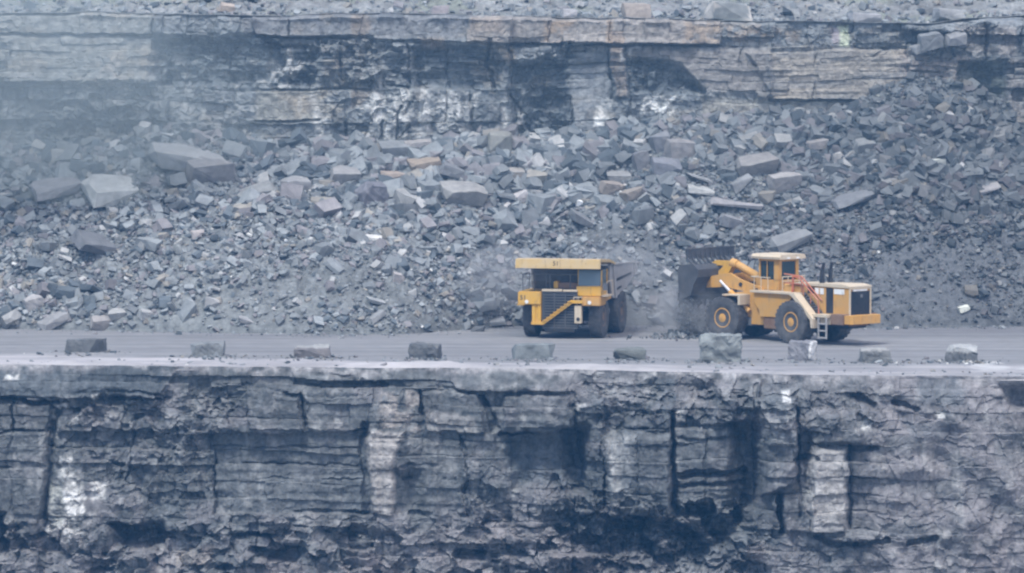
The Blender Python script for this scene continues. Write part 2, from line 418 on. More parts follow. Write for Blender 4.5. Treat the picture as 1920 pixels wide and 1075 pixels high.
def lower_face():
    xs = np.concatenate([np.linspace(-60, -34, 40), np.arange(-33.8, 33.8, 0.065), np.linspace(34, 60, 40)])
    zs = np.concatenate([np.linspace(-24.5, -14, 30), np.arange(-13.9, -0.02, 0.06), [0.0, -0.02]])
    zs = np.sort(zs)
    X, Z = np.meshgrid(xs, zs)
    Y0 = np.repeat(edge_y(xs)[None, :], len(zs), 0)
    U, V = proj(X, Y0, Z)
    wu = 9 * fbm(X * 0.55, Z * 0.55, 4, 101) + 4 * fbm(X * 2.4, Z * 2.4, 3, 102)
    wv = 5 * fbm(X * 0.55, Z * 0.55, 4, 103) + 4 * fbm(X * 2.4, Z * 2.4, 3, 104)
    u, v = U + wu, V + wv
    D = 0.10 * (-Z) + 0.9 * fbm(X * 0.09, Z * 0.06, 3, 110)                 # batter and broad swells
    zb = [P(960, vv, -31)[1] for vv in (1062, 1036, 1008, 996, 962, 930, 897, 870, 838, 808, 772, 742, 728, 708)]
    Db, tone = beds(X, Z, np.array(zb), 120, (2.2, 7.0), 0.20, 0.35, 0.16, 0.07)
    qx, qz = X + 0.35 * fbm(X * 0.9, Z * 0.9, 4, 134), Z + 0.25 * fbm(X * 0.9, Z * 0.9, 4, 135)
    f1, e1, r1 = facet(qx * 0.62, qz * 0.85, 131, 0.55, False)
    f2, e2, r2 = facet(qx * 1.6, qz * 2.1, 132, 0.6, False)
    f3, e3, r3 = facet(qx * 4.2, qz * 4.8, 133, 0.9, False)
    # where the rock is broken rather than cleanly bedded
    broken = np.clip(0.25 + 0.5 * fbm(X * 0.16, Z * 0.2, 3, 140), 0, 1)
    for pts in ([(105, 735), (460, 725), (440, 830), (380, 960), (200, 960), (160, 830)],
                [(1075, 700), (1420, 700), (1400, 790), (1100, 800)],
                [(0, 965), (1400, 965), (1500, 1000), (1920, 1010), (1920, 1090), (0, 1090)],
                [(1410, 700), (1700, 720), (1640, 800), (1420, 830)],
                [(860, 870), (1090, 880), (1130, 1000), (830, 1000)]):
        broken = np.maximum(broken, poly_mask(u, v, pts, 50))
    clean = np.zeros(X.shape)
    for pts in ([(400, 812), (688, 812), (688, 962), (520, 962), (400, 920)], [(0, 755), (97, 755), (90, 900), (72, 1000), (0, 1000)],
                [(470, 735), (685, 742), (690, 806), (470, 800)], [(1135, 812), (1252, 812), (1252, 965), (1160, 965)],
                [(1265, 800), (1400, 800), (1400, 950), (1265, 945)], [(688, 808), (752, 808), (738, 955), (695, 955)],
                [(1525, 835), (1580, 835), (1585, 985), (1510, 985)], [(790, 740), (900, 740), (920, 805), (795, 805)],
                [(960, 745), (1065, 745), (1065, 806), (960, 806)], [(0, 690), (300, 690), (290, 742), (0, 742)],
                [(760, 815), (865, 815), (865, 960), (760, 960)]):
        clean = np.maximum(clean, poly_mask(u, v, pts, 14))
    broken = broken * (1 - 0.85 * clean)
    right = sstep(1590, 1680, u)                                           # soft weathered slope at the right
    broken = broken * (1 - 0.9 * right)
    D += Db * (1 - 0.55 * broken) * (1 - 0.75 * right) * (1 - 0.5 * clean)
    D += 0.07 * (1 - broken) * (1 - right) * (vnoise(X * 0.12, Z * 3.4 + 0.8 * fbm(X * 0.25, Z * 0.3, 3, 146), 147) - 0.5) * 2
    D += broken * (0.30 * f1 + 0.11 * f2 + 0.035 * f3 + 0.22 * fbm(X * 0.9, Z * 0.9, 5, 148)) + (1 - broken) * (0.025 * f2 + 0.012 * f3)
    D += 0.05 * (1 - 0.6 * right) * fbm(X * 2.6, Z * 2.6, 3, 150) + right * (0.95 * fbm(X * 0.30 + Z * 0.18, Z * 0.42 - X * 0.06, 3, 151, 0.42) + 0.22 * fbm(X * 1.0, Z * 0.8, 3, 152, 0.4) + 0.10 * f1 + 0.05 * f2)
    def add(pts, amt, soft=10):
        nonlocal D
        D = D + amt * poly_mask(u, v, pts, soft)
    # overhanging cap and blocks at the left
    add([(-200, 684), (330, 684), (300, 745), (-200, 752)], 0.45, 8)
    add([(-200, 756), (97, 756), (90, 880), (74, 1010), (-200, 1010)], 0.35, 5)
    add([(100, 756), (112, 770), (84, 1000), (70, 1010), (88, 880)], -0.7, 12)
    add([(0, 960), (14, 960), (14, 1040), (0, 1040)], -1.2, 14)
    # middle: bench blocks over the smooth wall, crack beside the pale pillar
    add([(465, 728), (570, 740), (572, 803), (470, 803)], 0.35, 4)
    add([(578, 742), (688, 742), (690, 806), (578, 806)], 0.18, 4)
    add([(400, 811), (684, 811), (684, 962), (400, 962)], -0.30, 4)
    add([(680, 790), (693, 790), (697, 962), (684, 962)], -0.7, 9)
    add([(692, 806), (757, 806), (742, 870), (738, 958), (700, 958), (694, 870)], 0.55, 12)
    add([(742, 880), (790, 880), (785, 955), (742, 955)], -0.7, 26)
    add([(790, 735), (890, 735), (915, 806), (795, 806)], 0.45, 5)
    add([(895, 738), (905, 738), (938, 800), (925, 804)], -0.7, 5)
    add([(540, 690), (700, 690), (720, 718), (560, 716)], 0.4, 6)
    add([(720, 692), (1080, 692), (1060, 735), (760, 728)], 0.30, 8)
    add([(940, 742), (1066, 742), (1068, 807), (942, 807)], 0.75, 5)
    add([(945, 810), (1100, 812), (1100, 925), (960, 905)], -1.0, 40)
    add([(1056, 812), (1100, 800), (1100, 920), (1070, 915)], -1.5, 30)
    add([(1082, 765), (1132, 742), (1136, 862), (1100, 865)], 0.6, 8)
    add([(1130, 812), (1254, 812), (1256, 968), (1150, 966)], 0.95, 18)
    add([(1160, 740), (1258, 760), (1254, 806), (1165, 800)], 0.7, 8)
    add([(1253, 770), (1264, 800), (1270, 960), (1256, 960)], -0.8, 10)
    add([(1264, 780), (1395, 780), (1395, 952), (1266, 946)], 0.25, 8)
    add([(1340, 720), (1425, 712), (1412, 792), (1330, 792)], 0.8, 8)
    add([(1372, 796), (1420, 790), (1415, 955), (1375, 945)], -2.2, 36)
    for (a, b, c) in ((792, 800, -0.5), (818, 824, -0.45), (880, 891, -1.3), (903, 910, -0.8)):
        add([(1268, a), (1400, a - 2), (1400, b), (1268, b)], c * 0.7, 6)
    # dark hollows under the blocks
    add([(1095, 975), (1180, 965), (1262, 968), (1320, 955), (1395, 950), (1375, 1010), (1330, 1060), (1110, 1050)], -1.7, 55)
    add([(205, 985), (310, 980), (312, 1020), (210, 1022)], -1.8, 18)
    add([(470, 1028), (565, 1032), (560, 1052), (480, 1046)], -1.3, 12)
    add([(850, 1025), (910, 1028), (905, 1044), (850, 1042)], -1.2, 10)
    gapz = poly_mask(u, v, [(-200, 975), (560, 985), (880, 968), (1130, 955), (1262, 962), (1400, 945), (1380, 1000), (1300, 1100), (-200, 1100)], 40) * sstep(-0.2, 0.25, fbm(X * 0.2, Z * 0.3, 3, 153))
    gapz = np.maximum(gapz, 0.55 * poly_mask(u, v, [(1080, 698), (1500, 705), (1480, 800), (1400, 792), (1130, 800)], 30))
    gapz = np.maximum(gapz, 0.4 * poly_mask(u, v, [(105, 745), (450, 730), (420, 830), (200, 900)], 40))
    hole = sstep(0.12, 0.42, fbm(X * 0.55 + 3 + 0.4 * f2 * 0.3, Z * 0.95 + 0.25 * f1 * 0.3, 5, 154, 0.6))
    D = D - gapz * (0.7 * hole - 0.25 * f1 - 0.10 * f2)
    but = 1 - 2 * np.abs(fbm(X * 0.30 + 0.35 * fbm(X * 0.3, Z * 0.3, 2, 156), Z * 0.07, 3, 155))
    D += 0.45 * but * (1 - 0.4 * clean) * sstep(0, 2.5, -Z)
    cave = poly_mask(u, v, [(1060, 900), (1262, 950), (1400, 940), (1420, 1080), (1000, 1090)], 60)
    D += cave * (0.8 * f1 + 0.4 * f2 + 0.12 * f3)
    # right: ledges, pale pillar, open crack
    add([(1412, 745), (1492, 740), (1490, 900), (1420, 930)], 0.9, 10)
    add([(1454, 925), (1466, 925), (1468, 1000), (1458, 1000)], -1.4, 5)
    add([(1494, 800), (1522, 810), (1512, 960), (1494, 900)], -0.8, 12)
    add([(1522, 838), (1582, 835), (1586, 985), (1508, 985)], 1.0, 22)
    add([(1535, 770), (1605, 770), (1605, 828), (1535, 828)], 0.9, 14)
    add([(1590, 800), (1660, 810), (1650, 900), (1600, 900)], 0.35, 25)
    add([(1510, 985), (1600, 985), (1600, 1012), (1530, 1004)], 0.5, 12)
    for pts in ([(1525, 1000), (1562, 1016), (1600, 1014)], [(1600, 1018), (1660, 1008)], [(1700, 1014), (1752, 1004)], [(1590, 835), (1640, 838)],
                [(1490, 862), (1530, 858)], [(1680, 756), (1720, 764)], [(1600, 740), (1640, 760)]):
        D -= 0.6 * line_mask(u, v, pts, 7)
    add([(1885, 725), (1990, 720), (1990, 770), (1900, 765)], -1.2, 20)
    # named cracks
    for pts, w, a in (([(-50, 741), (30, 744), (60, 752), (105, 752)], 5, 1.3), ([(0, 809), (97, 806)], 4, 0.7), ([(22, 748), (24, 806)], 4, 0.7),
                      ([(24, 808), (22, 1000)], 3, 0.3), ([(0, 878), (85, 874)], 3.5, 0.6), ([(335, 806), (560, 809), (690, 806)], 4, 0.8),
                      ([(463, 722), (500, 735), (568, 740), (572, 800)], 4.5, 0.9), ([(552, 700), (620, 702), (665, 710)], 4.5, 0.8), ([(680, 714), (728, 722)], 5, 1.0),
                      ([(785, 735), (793, 800)], 5, 0.9), ([(795, 808), (905, 806)], 4, 0.8), ([(540, 962), (600, 958), (690, 960)], 5, 0.8), ([(400, 838), (680, 838)], 2.4, 0.3),
                      ([(430, 870), (680, 871)], 2.4, 0.3), ([(480, 897), (680, 898)], 2.2, 0.25), ([(755, 869), (865, 868)], 4, 0.6), ([(755, 896), (860, 894)], 4.5, 0.8),
                      ([(770, 961), (868, 962)], 5, 0.9), ([(200, 1006), (380, 998), (560, 1008)], 5, 0.9), ([(1165, 806), (1200, 812), (1250, 804)], 5, 1.1),
                      ([(1196, 812), (1198, 870)], 2.5, 0.3), ([(1265, 950), (1320, 956)], 6, 1.0), ([(300, 748), (120, 752)], 3.5, 0.6), ([(868, 815), (874, 900)], 3.5, 0.5),
                      ([(940, 808), (1070, 808)], 4.5, 0.9), ([(150, 735), (300, 738)], 4, 0.5)):
        D -= 0.6 * a * line_mask(u, v, pts, w) * sstep(-0.35, 0.25, fbm(X * 0.6, Z * 0.6, 3, 145))
    for (ua, va, ub, vb, w, a) in ((572, 742, 576, 806, 3.5, 0.5), (868, 812, 876, 960, 4, 0.5), (1076, 760, 1098, 900, 6, 0.7), (1131, 800, 1138, 960, 4, 0.6), (1257, 770, 1266, 960, 5, 0.8),
                                    (1413, 720, 1418, 940, 6, 0.9), (1493, 760, 1500, 960, 5, 0.7), (1524, 830, 1512, 985, 4, 0.5), (1588, 830, 1592, 985, 5, 0.5), 
                                    (250, 760, 240, 900, 3, 0.35), (395, 812, 405, 960, 4, 0.4), (1320, 800, 1324, 950, 3, 0.25), (1190, 812, 1194, 965, 2.5, 0.2)):
        D -= 0.7 * a * line_mask(u, v, [(ua, va), (ub, vb)], w)
    D *= sstep(0.0, 1.3, -Z + 0.25 * fbm(X * 0.6, Z * 0, 3, 149)) * 0.9 + 0.1
    Y = Y0 - D
    # kinds of stone, plus shade painted darker into the hollows
    C = np.zeros(X.shape + (3,)) + GREY * 0.60
    C *= (0.86 + 0.28 * tone)[..., None]
    C *= (1 + 0.22 * fbm(X * 0.4, Z * 0.8, 4, 160) + 0.22 * broken * (r2 - 0.5) + 0.10 * (r1 - 0.5))[..., None]
    C = mixc(C, 0.65 * right + 0.25 * sstep(1400, 1500, u), MAUVE * 0.98)
    C = mixc(C, 0.6 * right * sstep(0.0, 0.4, fbm(X * 0.35 + Z * 0.2, Z * 0.8, 4, 165)), GREY * 0.62)
    C = mixc(C, 0.6 * sstep(1010, 1075, v) * sstep(-0.4, 0.3, fbm(X * 0.2, Z * 0.3, 3, 161)), MAUVE * 1.05)
    C = mixc(C, 0.5 * poly_mask(u, v, [(830, 940), (1010, 940), (1060, 1080), (780, 1080)], 60), MAUVE)
    C = mixc(C, 0.55 * sstep(0.0, 0.45, fbm(X * 0.5, Z * 0.7, 4, 162)) * (1 - 0.5 * clean), MAUVE * 0.95)
    C = mixc(C, gapz * 0.5 * sstep(0.45, 0.8, r2), MAUVE * 1.15)
    C = mixc(C, 0.4 * sstep(0.05, 0.5, fbm(X * 0.8 + 9, Z * 1.1, 4, 163)) * broken, DARK * 1.3)
    C = mixc(C, 0.35 * sstep(0.15, 0.5, fbm(X * 1.4 + 5, Z * 0.9, 4, 164)), PALE * 0.8)
    st = fbm(X * 1.7, Z * 0.35, 4, 170); sp = fbm(X * 2.2, Z * 2.2, 4, 171)
    def paint(pts, amt, c, soft=12, nz=0.0, src=None):
        nonlocal C
        m = amt * poly_mask(u, v, pts, soft)
        if nz: m = m * sstep(-nz, nz * 0.6, sp if src is None else src)
        C = mixc(C, m, c)
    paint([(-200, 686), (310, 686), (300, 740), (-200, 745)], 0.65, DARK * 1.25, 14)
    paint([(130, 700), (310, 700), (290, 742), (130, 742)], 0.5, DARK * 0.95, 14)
    paint([(400, 812), (690, 812), (690, 962), (400, 962)], 0.55, GREY * 0.72, 10)
    paint([(690, 806), (757, 806), (742, 870), (736, 958), (700, 958), (694, 870)], 0.85, (0.30, 0.285, 0.275), 8)
    paint([(700, 955), (760, 960), (830, 1050), (700, 1050)], 0.5, MAUVE * 1.3, 30)
    paint([(720, 735), (785, 735), (785, 804), (715, 804)], 0.6, (0.32, 0.29, 0.27), 10, 0.35)
    paint([(795, 770), (890, 775), (905, 805), (795, 805)], 0.5, (0.28, 0.27, 0.26), 8)
    paint([(118, 860), (158, 870), (160, 1000), (95, 1000), (100, 920)], 0.85, PALE * 1.1, 12, 0.5)
    for (a, b, w, h) in ((112, 772, 14, 16), (147, 786, 11, 9), (104, 826, 10, 13), (130, 864, 14, 9), (143, 885, 5, 16), (170, 742, 10, 6), (22, 702, 14, 8),
                         (1225, 701, 9, 6), (1215, 706, 6, 4), (1466, 738, 12, 7), (1470, 745, 14, 5), (92, 985, 16, 14), (187, 920, 14, 16), (1092, 768, 8, 12),
                         (1262, 770, 12, 7), (1490, 800, 10, 14), (140, 942, 22, 22), (1765, 776, 10, 5), (128, 995, 12, 18), (1612, 790, 18, 12)):
        paint([(a - w, b - h), (a + w, b - h), (a + w, b + h), (a - w, b + h)], 0.75, PALE * 1.35, 7, 0.25)
    paint([(1140, 815), (1180, 815), (1175, 930), (1135, 910)], 0.5, PALE, 20, 0.4, st)
    paint([(1522, 838), (1582, 835), (1586, 985), (1508, 985)], 0.85, (0.30, 0.29, 0.285), 16)
    paint([(1495, 870), (1530, 880), (1530, 930), (1500, 930)], 0.6, PALE * 1.1, 12, 0.4)
    paint([(305, 960), (316, 960), (320, 1090), (306, 1090)], 0.6, PALE, 5, 0.3)
    paint([(330, 1035), (400, 1018), (398, 1050), (335, 1058)], 0.6, (0.33, 0.29, 0.26), 12)
    paint([(440, 860), (500, 860), (500, 950), (450, 950)], 0.3, PALE, 15, 0.4, st)
    paint([(1720, 705), (1800, 705), (1810, 760), (1720, 755)], 0.6, DARK * 1.3, 18)
    paint([(1700, 790), (1770, 790), (1770, 820), (1700, 815)], 0.4, DARK * 1.5, 18)
    paint([(1095, 975), (1262, 968), (1395, 950), (1375, 1010), (1330, 1075), (1110, 1060)], 0.5, DARK * 1.3, 40, 0.4)  # shade of the hollow under the blocks, painted into the rock
    paint([(945, 812), (1100, 812), (1100, 915), (960, 900)], 0.6, DARK * 1.2, 20)  # shade of the recess below the ledge, painted dark
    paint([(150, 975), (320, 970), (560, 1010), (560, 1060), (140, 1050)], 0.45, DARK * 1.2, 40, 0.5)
    paint([(96, 905), (124, 905), (124, 985), (98, 985)], 0.4, MOSS * 0.7, 10, 0.4)
    spill = sstep(1.0, 0.0, -Z / (0.25 + 1.1 * np.clip(0.35 + fbm(X * 0.35, X * 0 + 2.2, 5, 166), 0.02, 2))) * sstep(-0.5, 0.2, fbm(X * 1.3, Z * 2.0, 3, 167))
    C = mixc(C, 0.8 * spill, (0.33, 0.32, 0.325))
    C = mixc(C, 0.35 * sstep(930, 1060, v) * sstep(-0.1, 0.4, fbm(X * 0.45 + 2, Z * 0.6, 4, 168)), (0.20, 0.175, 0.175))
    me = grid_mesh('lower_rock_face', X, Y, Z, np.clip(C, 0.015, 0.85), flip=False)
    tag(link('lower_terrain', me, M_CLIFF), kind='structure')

YC = 21.6
def cliff_top_z(x):
    us = [-500, 0, 200, 330, 500, 700, 850, 960, 1300, 1600, 1750, 1800, 1920, 2400]
    vs = [30, 26, 22, 26, 30, 24, 26, 30, 36, 42, 44, 34, 30, 30]
    qx, qz = zip(*[P(a, b, YC) for a, b in zip(us, vs)])
    return np.interp(x, qx, qz) + 0.12 * fbm(np.asarray(x) * 0.5, np.asarray(x) * 0 + 1.7, 3, 201)

def upper_face():
    xs = np.concatenate([np.linspace(-60, -37, 35), np.arange(-36.8, 36.8, 0.07), np.linspace(37, 60, 35)])
    t = np.linspace(0, 1, 215)
    ct = cliff_top_z(xs)
    X = np.repeat(xs[None, :], len(t), 0)
    Z = 7.5 + (ct[None, :] - 7.5) * t[:, None]
    Y0 = np.full(X.shape, YC)
    U, V = proj(X, Y0, Z)
    wu = 9 * fbm(X * 0.55, Z * 0.6, 4, 211) + 3 * fbm(X * 2.4, Z * 2.4, 3, 212)
    wv = 3.5 * fbm(X * 0.5, Z * 0.8, 4, 213) + 2 * fbm(X * 2.4, Z * 2.4, 3, 214)
    u, v = U + wu, V + wv
    D = 0.06 * (ct[None, :] - Z) + 0.5 * fbm(X * 0.08, Z * 0.08, 3, 220)
    zb = sorted(P(960, vv, YC)[1] for vv in (64, 83, 96, 107, 118, 127, 138, 149, 166, 190, 228, 250))
    Db, tone = beds(X, Z, np.array(zb), 223, (1.2, 4.0), 0.22, 0.4, 0.16, 0.07)
    qx, qz = X + 0.3 * fbm(X * 0.9, Z * 0.9, 4, 234), Z + 0.2 * fbm(X * 0.9, Z * 0.9, 4, 235)
    f1, e1, r1 = facet(qx * 0.75, qz * 1.1, 231, 0.8, False)
    f2, e2, r2 = facet(qx * 1.9, qz * 2.5, 232, 0.9, False)
    f3, e3, r3 = facet(qx * 4.4, qz * 5.2, 233, 0.9, False)
    broken = np.clip(0.15 + 0.4 * fbm(X * 0.2, Z * 0.25, 3, 240), 0, 1)
    for pts in ([(290, 75), (480, 70), (600, 90), (590, 160), (300, 165)], [(600, 70), (780, 80), (800, 165), (640, 165)], [(960, 110), (1060, 100), (1070, 270), (960, 270)],
                [(1170, 95), (1290, 130), (1330, 180), (1180, 175)], [(1700, 55), (1815, 55), (1810, 100), (1700, 98)], [(1790, 110), (1885, 110), (1885, 205), (1790, 200)],
                [(160, 130), (300, 150), (300, 260), (60, 290), (100, 200)]):
        broken = np.maximum(broken, poly_mask(u, v, pts, 25))
    smooth = np.zeros(X.shape)
    for pts in ([(20, 30), (290, 30), (280, 140), (20, 150)], [(470, 35), (960, 35), (1350, 45), (1350, 80), (470, 68)], [(1100, 88), (1440, 88), (1440, 175), (1310, 170), (1270, 120)],
                [(1440, 90), (1700, 90), (1690, 185), (1440, 185)], [(1310, 185), (1640, 192), (1640, 235), (1310, 235)], [(480, 170), (600, 170), (600, 225), (480, 225)], [(1068, 120), (1140, 120), (1140, 230), (1068, 230)]):
        smooth = np.maximum(smooth, poly_mask(u, v, pts, 16))
    broken = broken * (1 - 0.85 * smooth)
    D += Db * (1 - 0.5 * broken) * (1 - 0.75 * smooth)
    D += broken * (0.36 * f1 + 0.20 * f2 + 0.06 * f3 + 0.2 * fbm(X * 1.0, Z * 1.2, 5, 251)) + (1 - broken) * (1 - 0.6 * smooth) * (0.045 * f2 + 0.02 * f3)
    D += 0.05 * fbm(X * 3.0, Z * 3.0, 3, 250)
    but = 1 - 2 * np.abs(fbm(X * 0.33 + 0.3 * fbm(X * 0.3, Z * 0.3, 2, 256), Z * 0.09, 3, 257))
    D += 0.4 * but * (1 - 0.75 * smooth)
    thin = poly_mask(u, v, [(770, 82), (935, 82), (935, 166), (770, 166)], 25) + poly_mask(u, v, [(1440, 92), (1700, 92), (1690, 186), (1440, 186)], 20) * 0.45
    thin = thin + 1.1 * poly_mask(u, v, [(290, 78), (480, 72), (600, 92), (595, 160), (300, 162)], 40) + 0.9 * poly_mask(u, v, [(960, 110), (1062, 105), (1062, 190), (960, 190)], 40)
    D += thin * 0.11 * (vnoise(X * 0.5, Z * 5.5 + 0.6 * fbm(X * 0.3, Z * 0.3, 2, 4), 255) - 0.5) * 2
    def add(pts, amt, soft=8):
        nonlocal D
        D = D + amt * poly_mask(u, v, pts, soft)
    add([(-200, 22), (290, 22), (285, 62), (-200, 64)], 0.55, 4)
    add([(-200, 66), (290, 68), (275, 150), (-200, 160)], 0.35, 8)
    add([(285, 22), (480, 22), (480, 64), (290, 66)], 0.4, 10)
    add([(470, 20), (960, 24), (960, 82), (880, 78), (480, 66)], 0.55, 4)
    add([(878, 26), (1350, 34), (1350, 82), (880, 80)], 0.55, 3)
    add([(290, 78), (480, 72), (600, 92), (595, 158), (300, 160)], -0.75, 14)
    add([(770, 90), (935, 90), (935, 164), (780, 164)], -0.7, 10)
    add([(960, 120), (1062, 112), (1068, 262), (965, 262)], -0.85, 14)
    add([(995, 185), (1050, 180), (1050, 262), (985, 262)], -0.6, 16)
    add([(1178, 105), (1275, 120), (1320, 172), (1190, 172)], -0.75, 12)
    add([(1146, 88), (1172, 88), (1172, 182), (1148, 182)], 0.45, 4)
    add([(1400, 100), (1760, 92), (1660, 186), (1445, 187)], 0.40, 5)
    add([(1100, 92), (1445, 92), (1445, 178), (1320, 172), (1262, 122)], 0.25, 12)
    add([(1700, 44), (1815, 44), (1815, 58), (1700, 60)], 0.5, 8)
    add([(1690, 60), (1740, 62), (1740, 90), (1690, 80)], -0.9, 10)
    add([(1800, 118), (1882, 112), (1884, 200), (1796, 195)], -1.4, 10)
    add([(1850, 40), (2300, 40), (2300, 400), (1888, 400), (1884, 210)], 1.3, 16)
    add([(1925, 60), (2300, 60), (2300, 400), (1925, 400)], 2.0, 30)
    add([(1012, 80), (1048, 80), (1046, 108), (1014, 108)], 0.5, 4)
    add([(592, 85), (630, 85), (630, 120), (592, 118)], 0.4, 4)
    add([(-200, 160), (150, 158), (140, 300), (-200, 300)], -0.4, 20)
    for pts, w, a in (([(960, 83), (1350, 85)], 3.2, 0.55), ([(1440, 187), (1645, 189)], 3.2, 0.5), ([(0, 63), (260, 64)], 2.6, 0.25), ([(480, 68), (700, 71)], 3.5, 0.4),
                      ([(1144, 40), (1145, 82)], 2.2, 0.2), ([(1026, 40), (1027, 80)], 2, 0.15), ([(543, 30), (544, 66)], 2.4, 0.25), ([(920, 75), (912, 120), (925, 170)], 5, 0.6), ([(1000, 268), (960, 180)], 4, 0.3),
                      ([(480, 167), (690, 168)], 3, 0.35), ([(480, 227), (600, 226)], 3, 0.4), ([(752, 200), (745, 262)], 3.5, 0.5), ([(770, 235), (752, 258)], 3, 0.4), ([(720, 225), (716, 262)], 3, 0.4),
                      ([(1640, 105), (1720, 60)], 3, 0.2), ([(50, 158), (118, 158), (118, 180)], 3, 0.35), ([(1600, 90), (1700, 91)], 3, 0.25)):
        D -= a * line_mask(u, v, pts, w)
    for (ua, va, ub, vb, w, a) in ((355, 72, 350, 165, 4, 0.4), (430, 75, 440, 230, 4, 0.35), (600, 70, 596, 165, 4, 0.4), (640, 80, 650, 262, 4, 0.4), (700, 75, 690, 200, 3.5, 0.3), (760, 84, 768, 262, 4, 0.4),
                                    (840, 84, 836, 230, 3, 0.3), (880, 170, 888, 262, 4, 0.45), (955, 84, 962, 265, 5, 0.5), (1066, 84, 1072, 250, 4, 0.45), (1143, 84, 1146, 235, 3, 0.4), (1176, 88, 1180, 235, 3, 0.4),
                                    (1250, 180, 1246, 235, 3, 0.3), (1390, 86, 1384, 180, 2.5, 0.2), (1530, 90, 1526, 186, 2.2, 0.2), (1700, 60, 1712, 180, 4, 0.4), (1768, 100, 1760, 200, 4, 0.35), (1850, 50, 1846, 115, 4, 0.4)):
        D -= a * line_mask(u, v, [(ua, va), (ub, vb)], w) * sstep(-0.3, 0.2, fbm(X * 0.8, Z * 0.8, 3, 245))
    D *= sstep(0, 0.3, ct[None, :] - Z) * 0.8 + 0.2
    Y = Y0 - D
    C = np.zeros(X.shape + (3,)) + GREY * 1.0
    C *= (0.84 + 0.32 * tone)[..., None]
    C *= (1 + 0.2 * fbm(X * 0.5, Z * 0.9, 4, 260) + 0.25 * broken * (r2 - 0.5))[..., None]
    st = fbm(X * 1.7, Z * 0.5, 4, 270); sp = fbm(X * 2.2, Z * 2.2, 4, 271); hb = fbm(X * 0.2, Z * 2.2, 4, 272)
    blk = 0.9 * (r2 - 0.35) + 0.7 * (r1 - 0.4) + 0.5 * sp
    rag1, rag2 = fbm(X * 1.1, Z * 1.4, 4, 273), fbm(X * 1.1 + 5, Z * 1.4, 4, 274)
    def paint(pts, amt, c, soft=12, nz=0.0, src=None):
        nonlocal C
        m = amt * (poly_mask(u, v, pts, soft) if src is None or nz == 0 else poly_mask(u + 16 * rag1, v + 9 * rag2, pts, soft * 0.5))
        if nz: m = m * sstep(-nz, nz * 0.6, sp if src is None else src)
        C = mixc(C, m, c)
    paint([(-200, 20), (290, 20), (280, 150), (-200, 155)], 0.75, (0.235, 0.235, 0.22), 14)
    paint([(180, 90), (285, 90), (280, 150), (180, 155)], 0.5, TAN, 20, 0.4)
    paint([(460, 24), (880, 24), (880, 72), (460, 66)], 0.6, (0.185, 0.185, 0.19), 8)
    paint([(878, 28), (1350, 36), (1350, 83), (880, 82)], 0.8, (0.245, 0.22, 0.2), 6)
    paint([(660, 24), (690, 24), (690, 75), (660, 75)], 0.3, OCHRE, 10)
    paint([(880, 28), (940, 28), (950, 60), (880, 58)], 0.45, (0.31, 0.25, 0.2), 10)
    paint([(785, 72), (835, 72), (835, 96), (790, 96)], 0.35, OCHRE * 1.1, 10)
    paint([(1020, 40), (1080, 40), (1060, 75), (1020, 78)], 0.5, OCHRE, 10, 0.4)
    paint([(1136, 40), (1150, 40), (1150, 82), (1138, 82)], 0.35, OCHRE * 1.1, 8)
    paint([(1280, 40), (1420, 45), (1500, 60), (1500, 78), (1280, 80)], 0.35, OCHRE * 1.1, 14, 0.4)
    paint([(915, 85), (965, 85), (965, 118), (920, 116)], 0.7, (0.30, 0.255, 0.20), 8)
    paint([(1100, 88), (1440, 88), (1440, 178), (1320, 172), (1270, 120)], 0.75, (0.225, 0.205, 0.19), 24)
    paint([(1440, 90), (1700, 90), (1680, 186), (1445, 186)], 0.75, (0.245, 0.228, 0.21), 34)
    paint([(1440, 90), (1700, 90), (1680, 186), (1445, 186)], 0.4, TAN * 1.05, 30, 0.3, hb)
    paint([(1310, 182), (1640, 190), (1640, 240), (1310, 240)], 0.75, (0.29, 0.275, 0.245), 12)
    paint([(480, 168), (620, 168), (600, 226), (480, 226)], 0.65, (0.25, 0.24, 0.21), 10)
    paint([(545, 180), (615, 178), (600, 205), (550, 222)], 0.6, TAN, 12)
    paint([(290, 75), (480, 70), (590, 95), (590, 162), (300, 165)], 0.8, DARK * 1.45, 40, 0.35, blk)
    paint([(770, 88), (935, 88), (935, 166), (775, 166)], 0.8, DARK * 1.2, 34, 0.5, blk)
    paint([(955, 115), (1062, 108), (1068, 270), (960, 270)], 0.8, DARK * 1.25, 40, 0.35, blk)
    paint([(1178, 100), (1275, 118), (1325, 175), (1185, 175)], 0.8, DARK * 1.25, 34, 0.35, blk)
    paint([(1068, 125), (1142, 120), (1142, 232), (1070, 235)], 0.5, (0.25, 0.26, 0.27), 12)
    paint([(640, 75), (720, 75), (720, 165), (600, 165)], 0.5, (0.15, 0.15, 0.145), 18)
    paint([(1147, 60), (1172, 60), (1172, 182), (1150, 182)], 0.5, (0.27, 0.2, 0.15), 5)
    paint([(660, 165), (700, 165), (680, 200), (660, 205)], 0.3, OCHRE, 10)
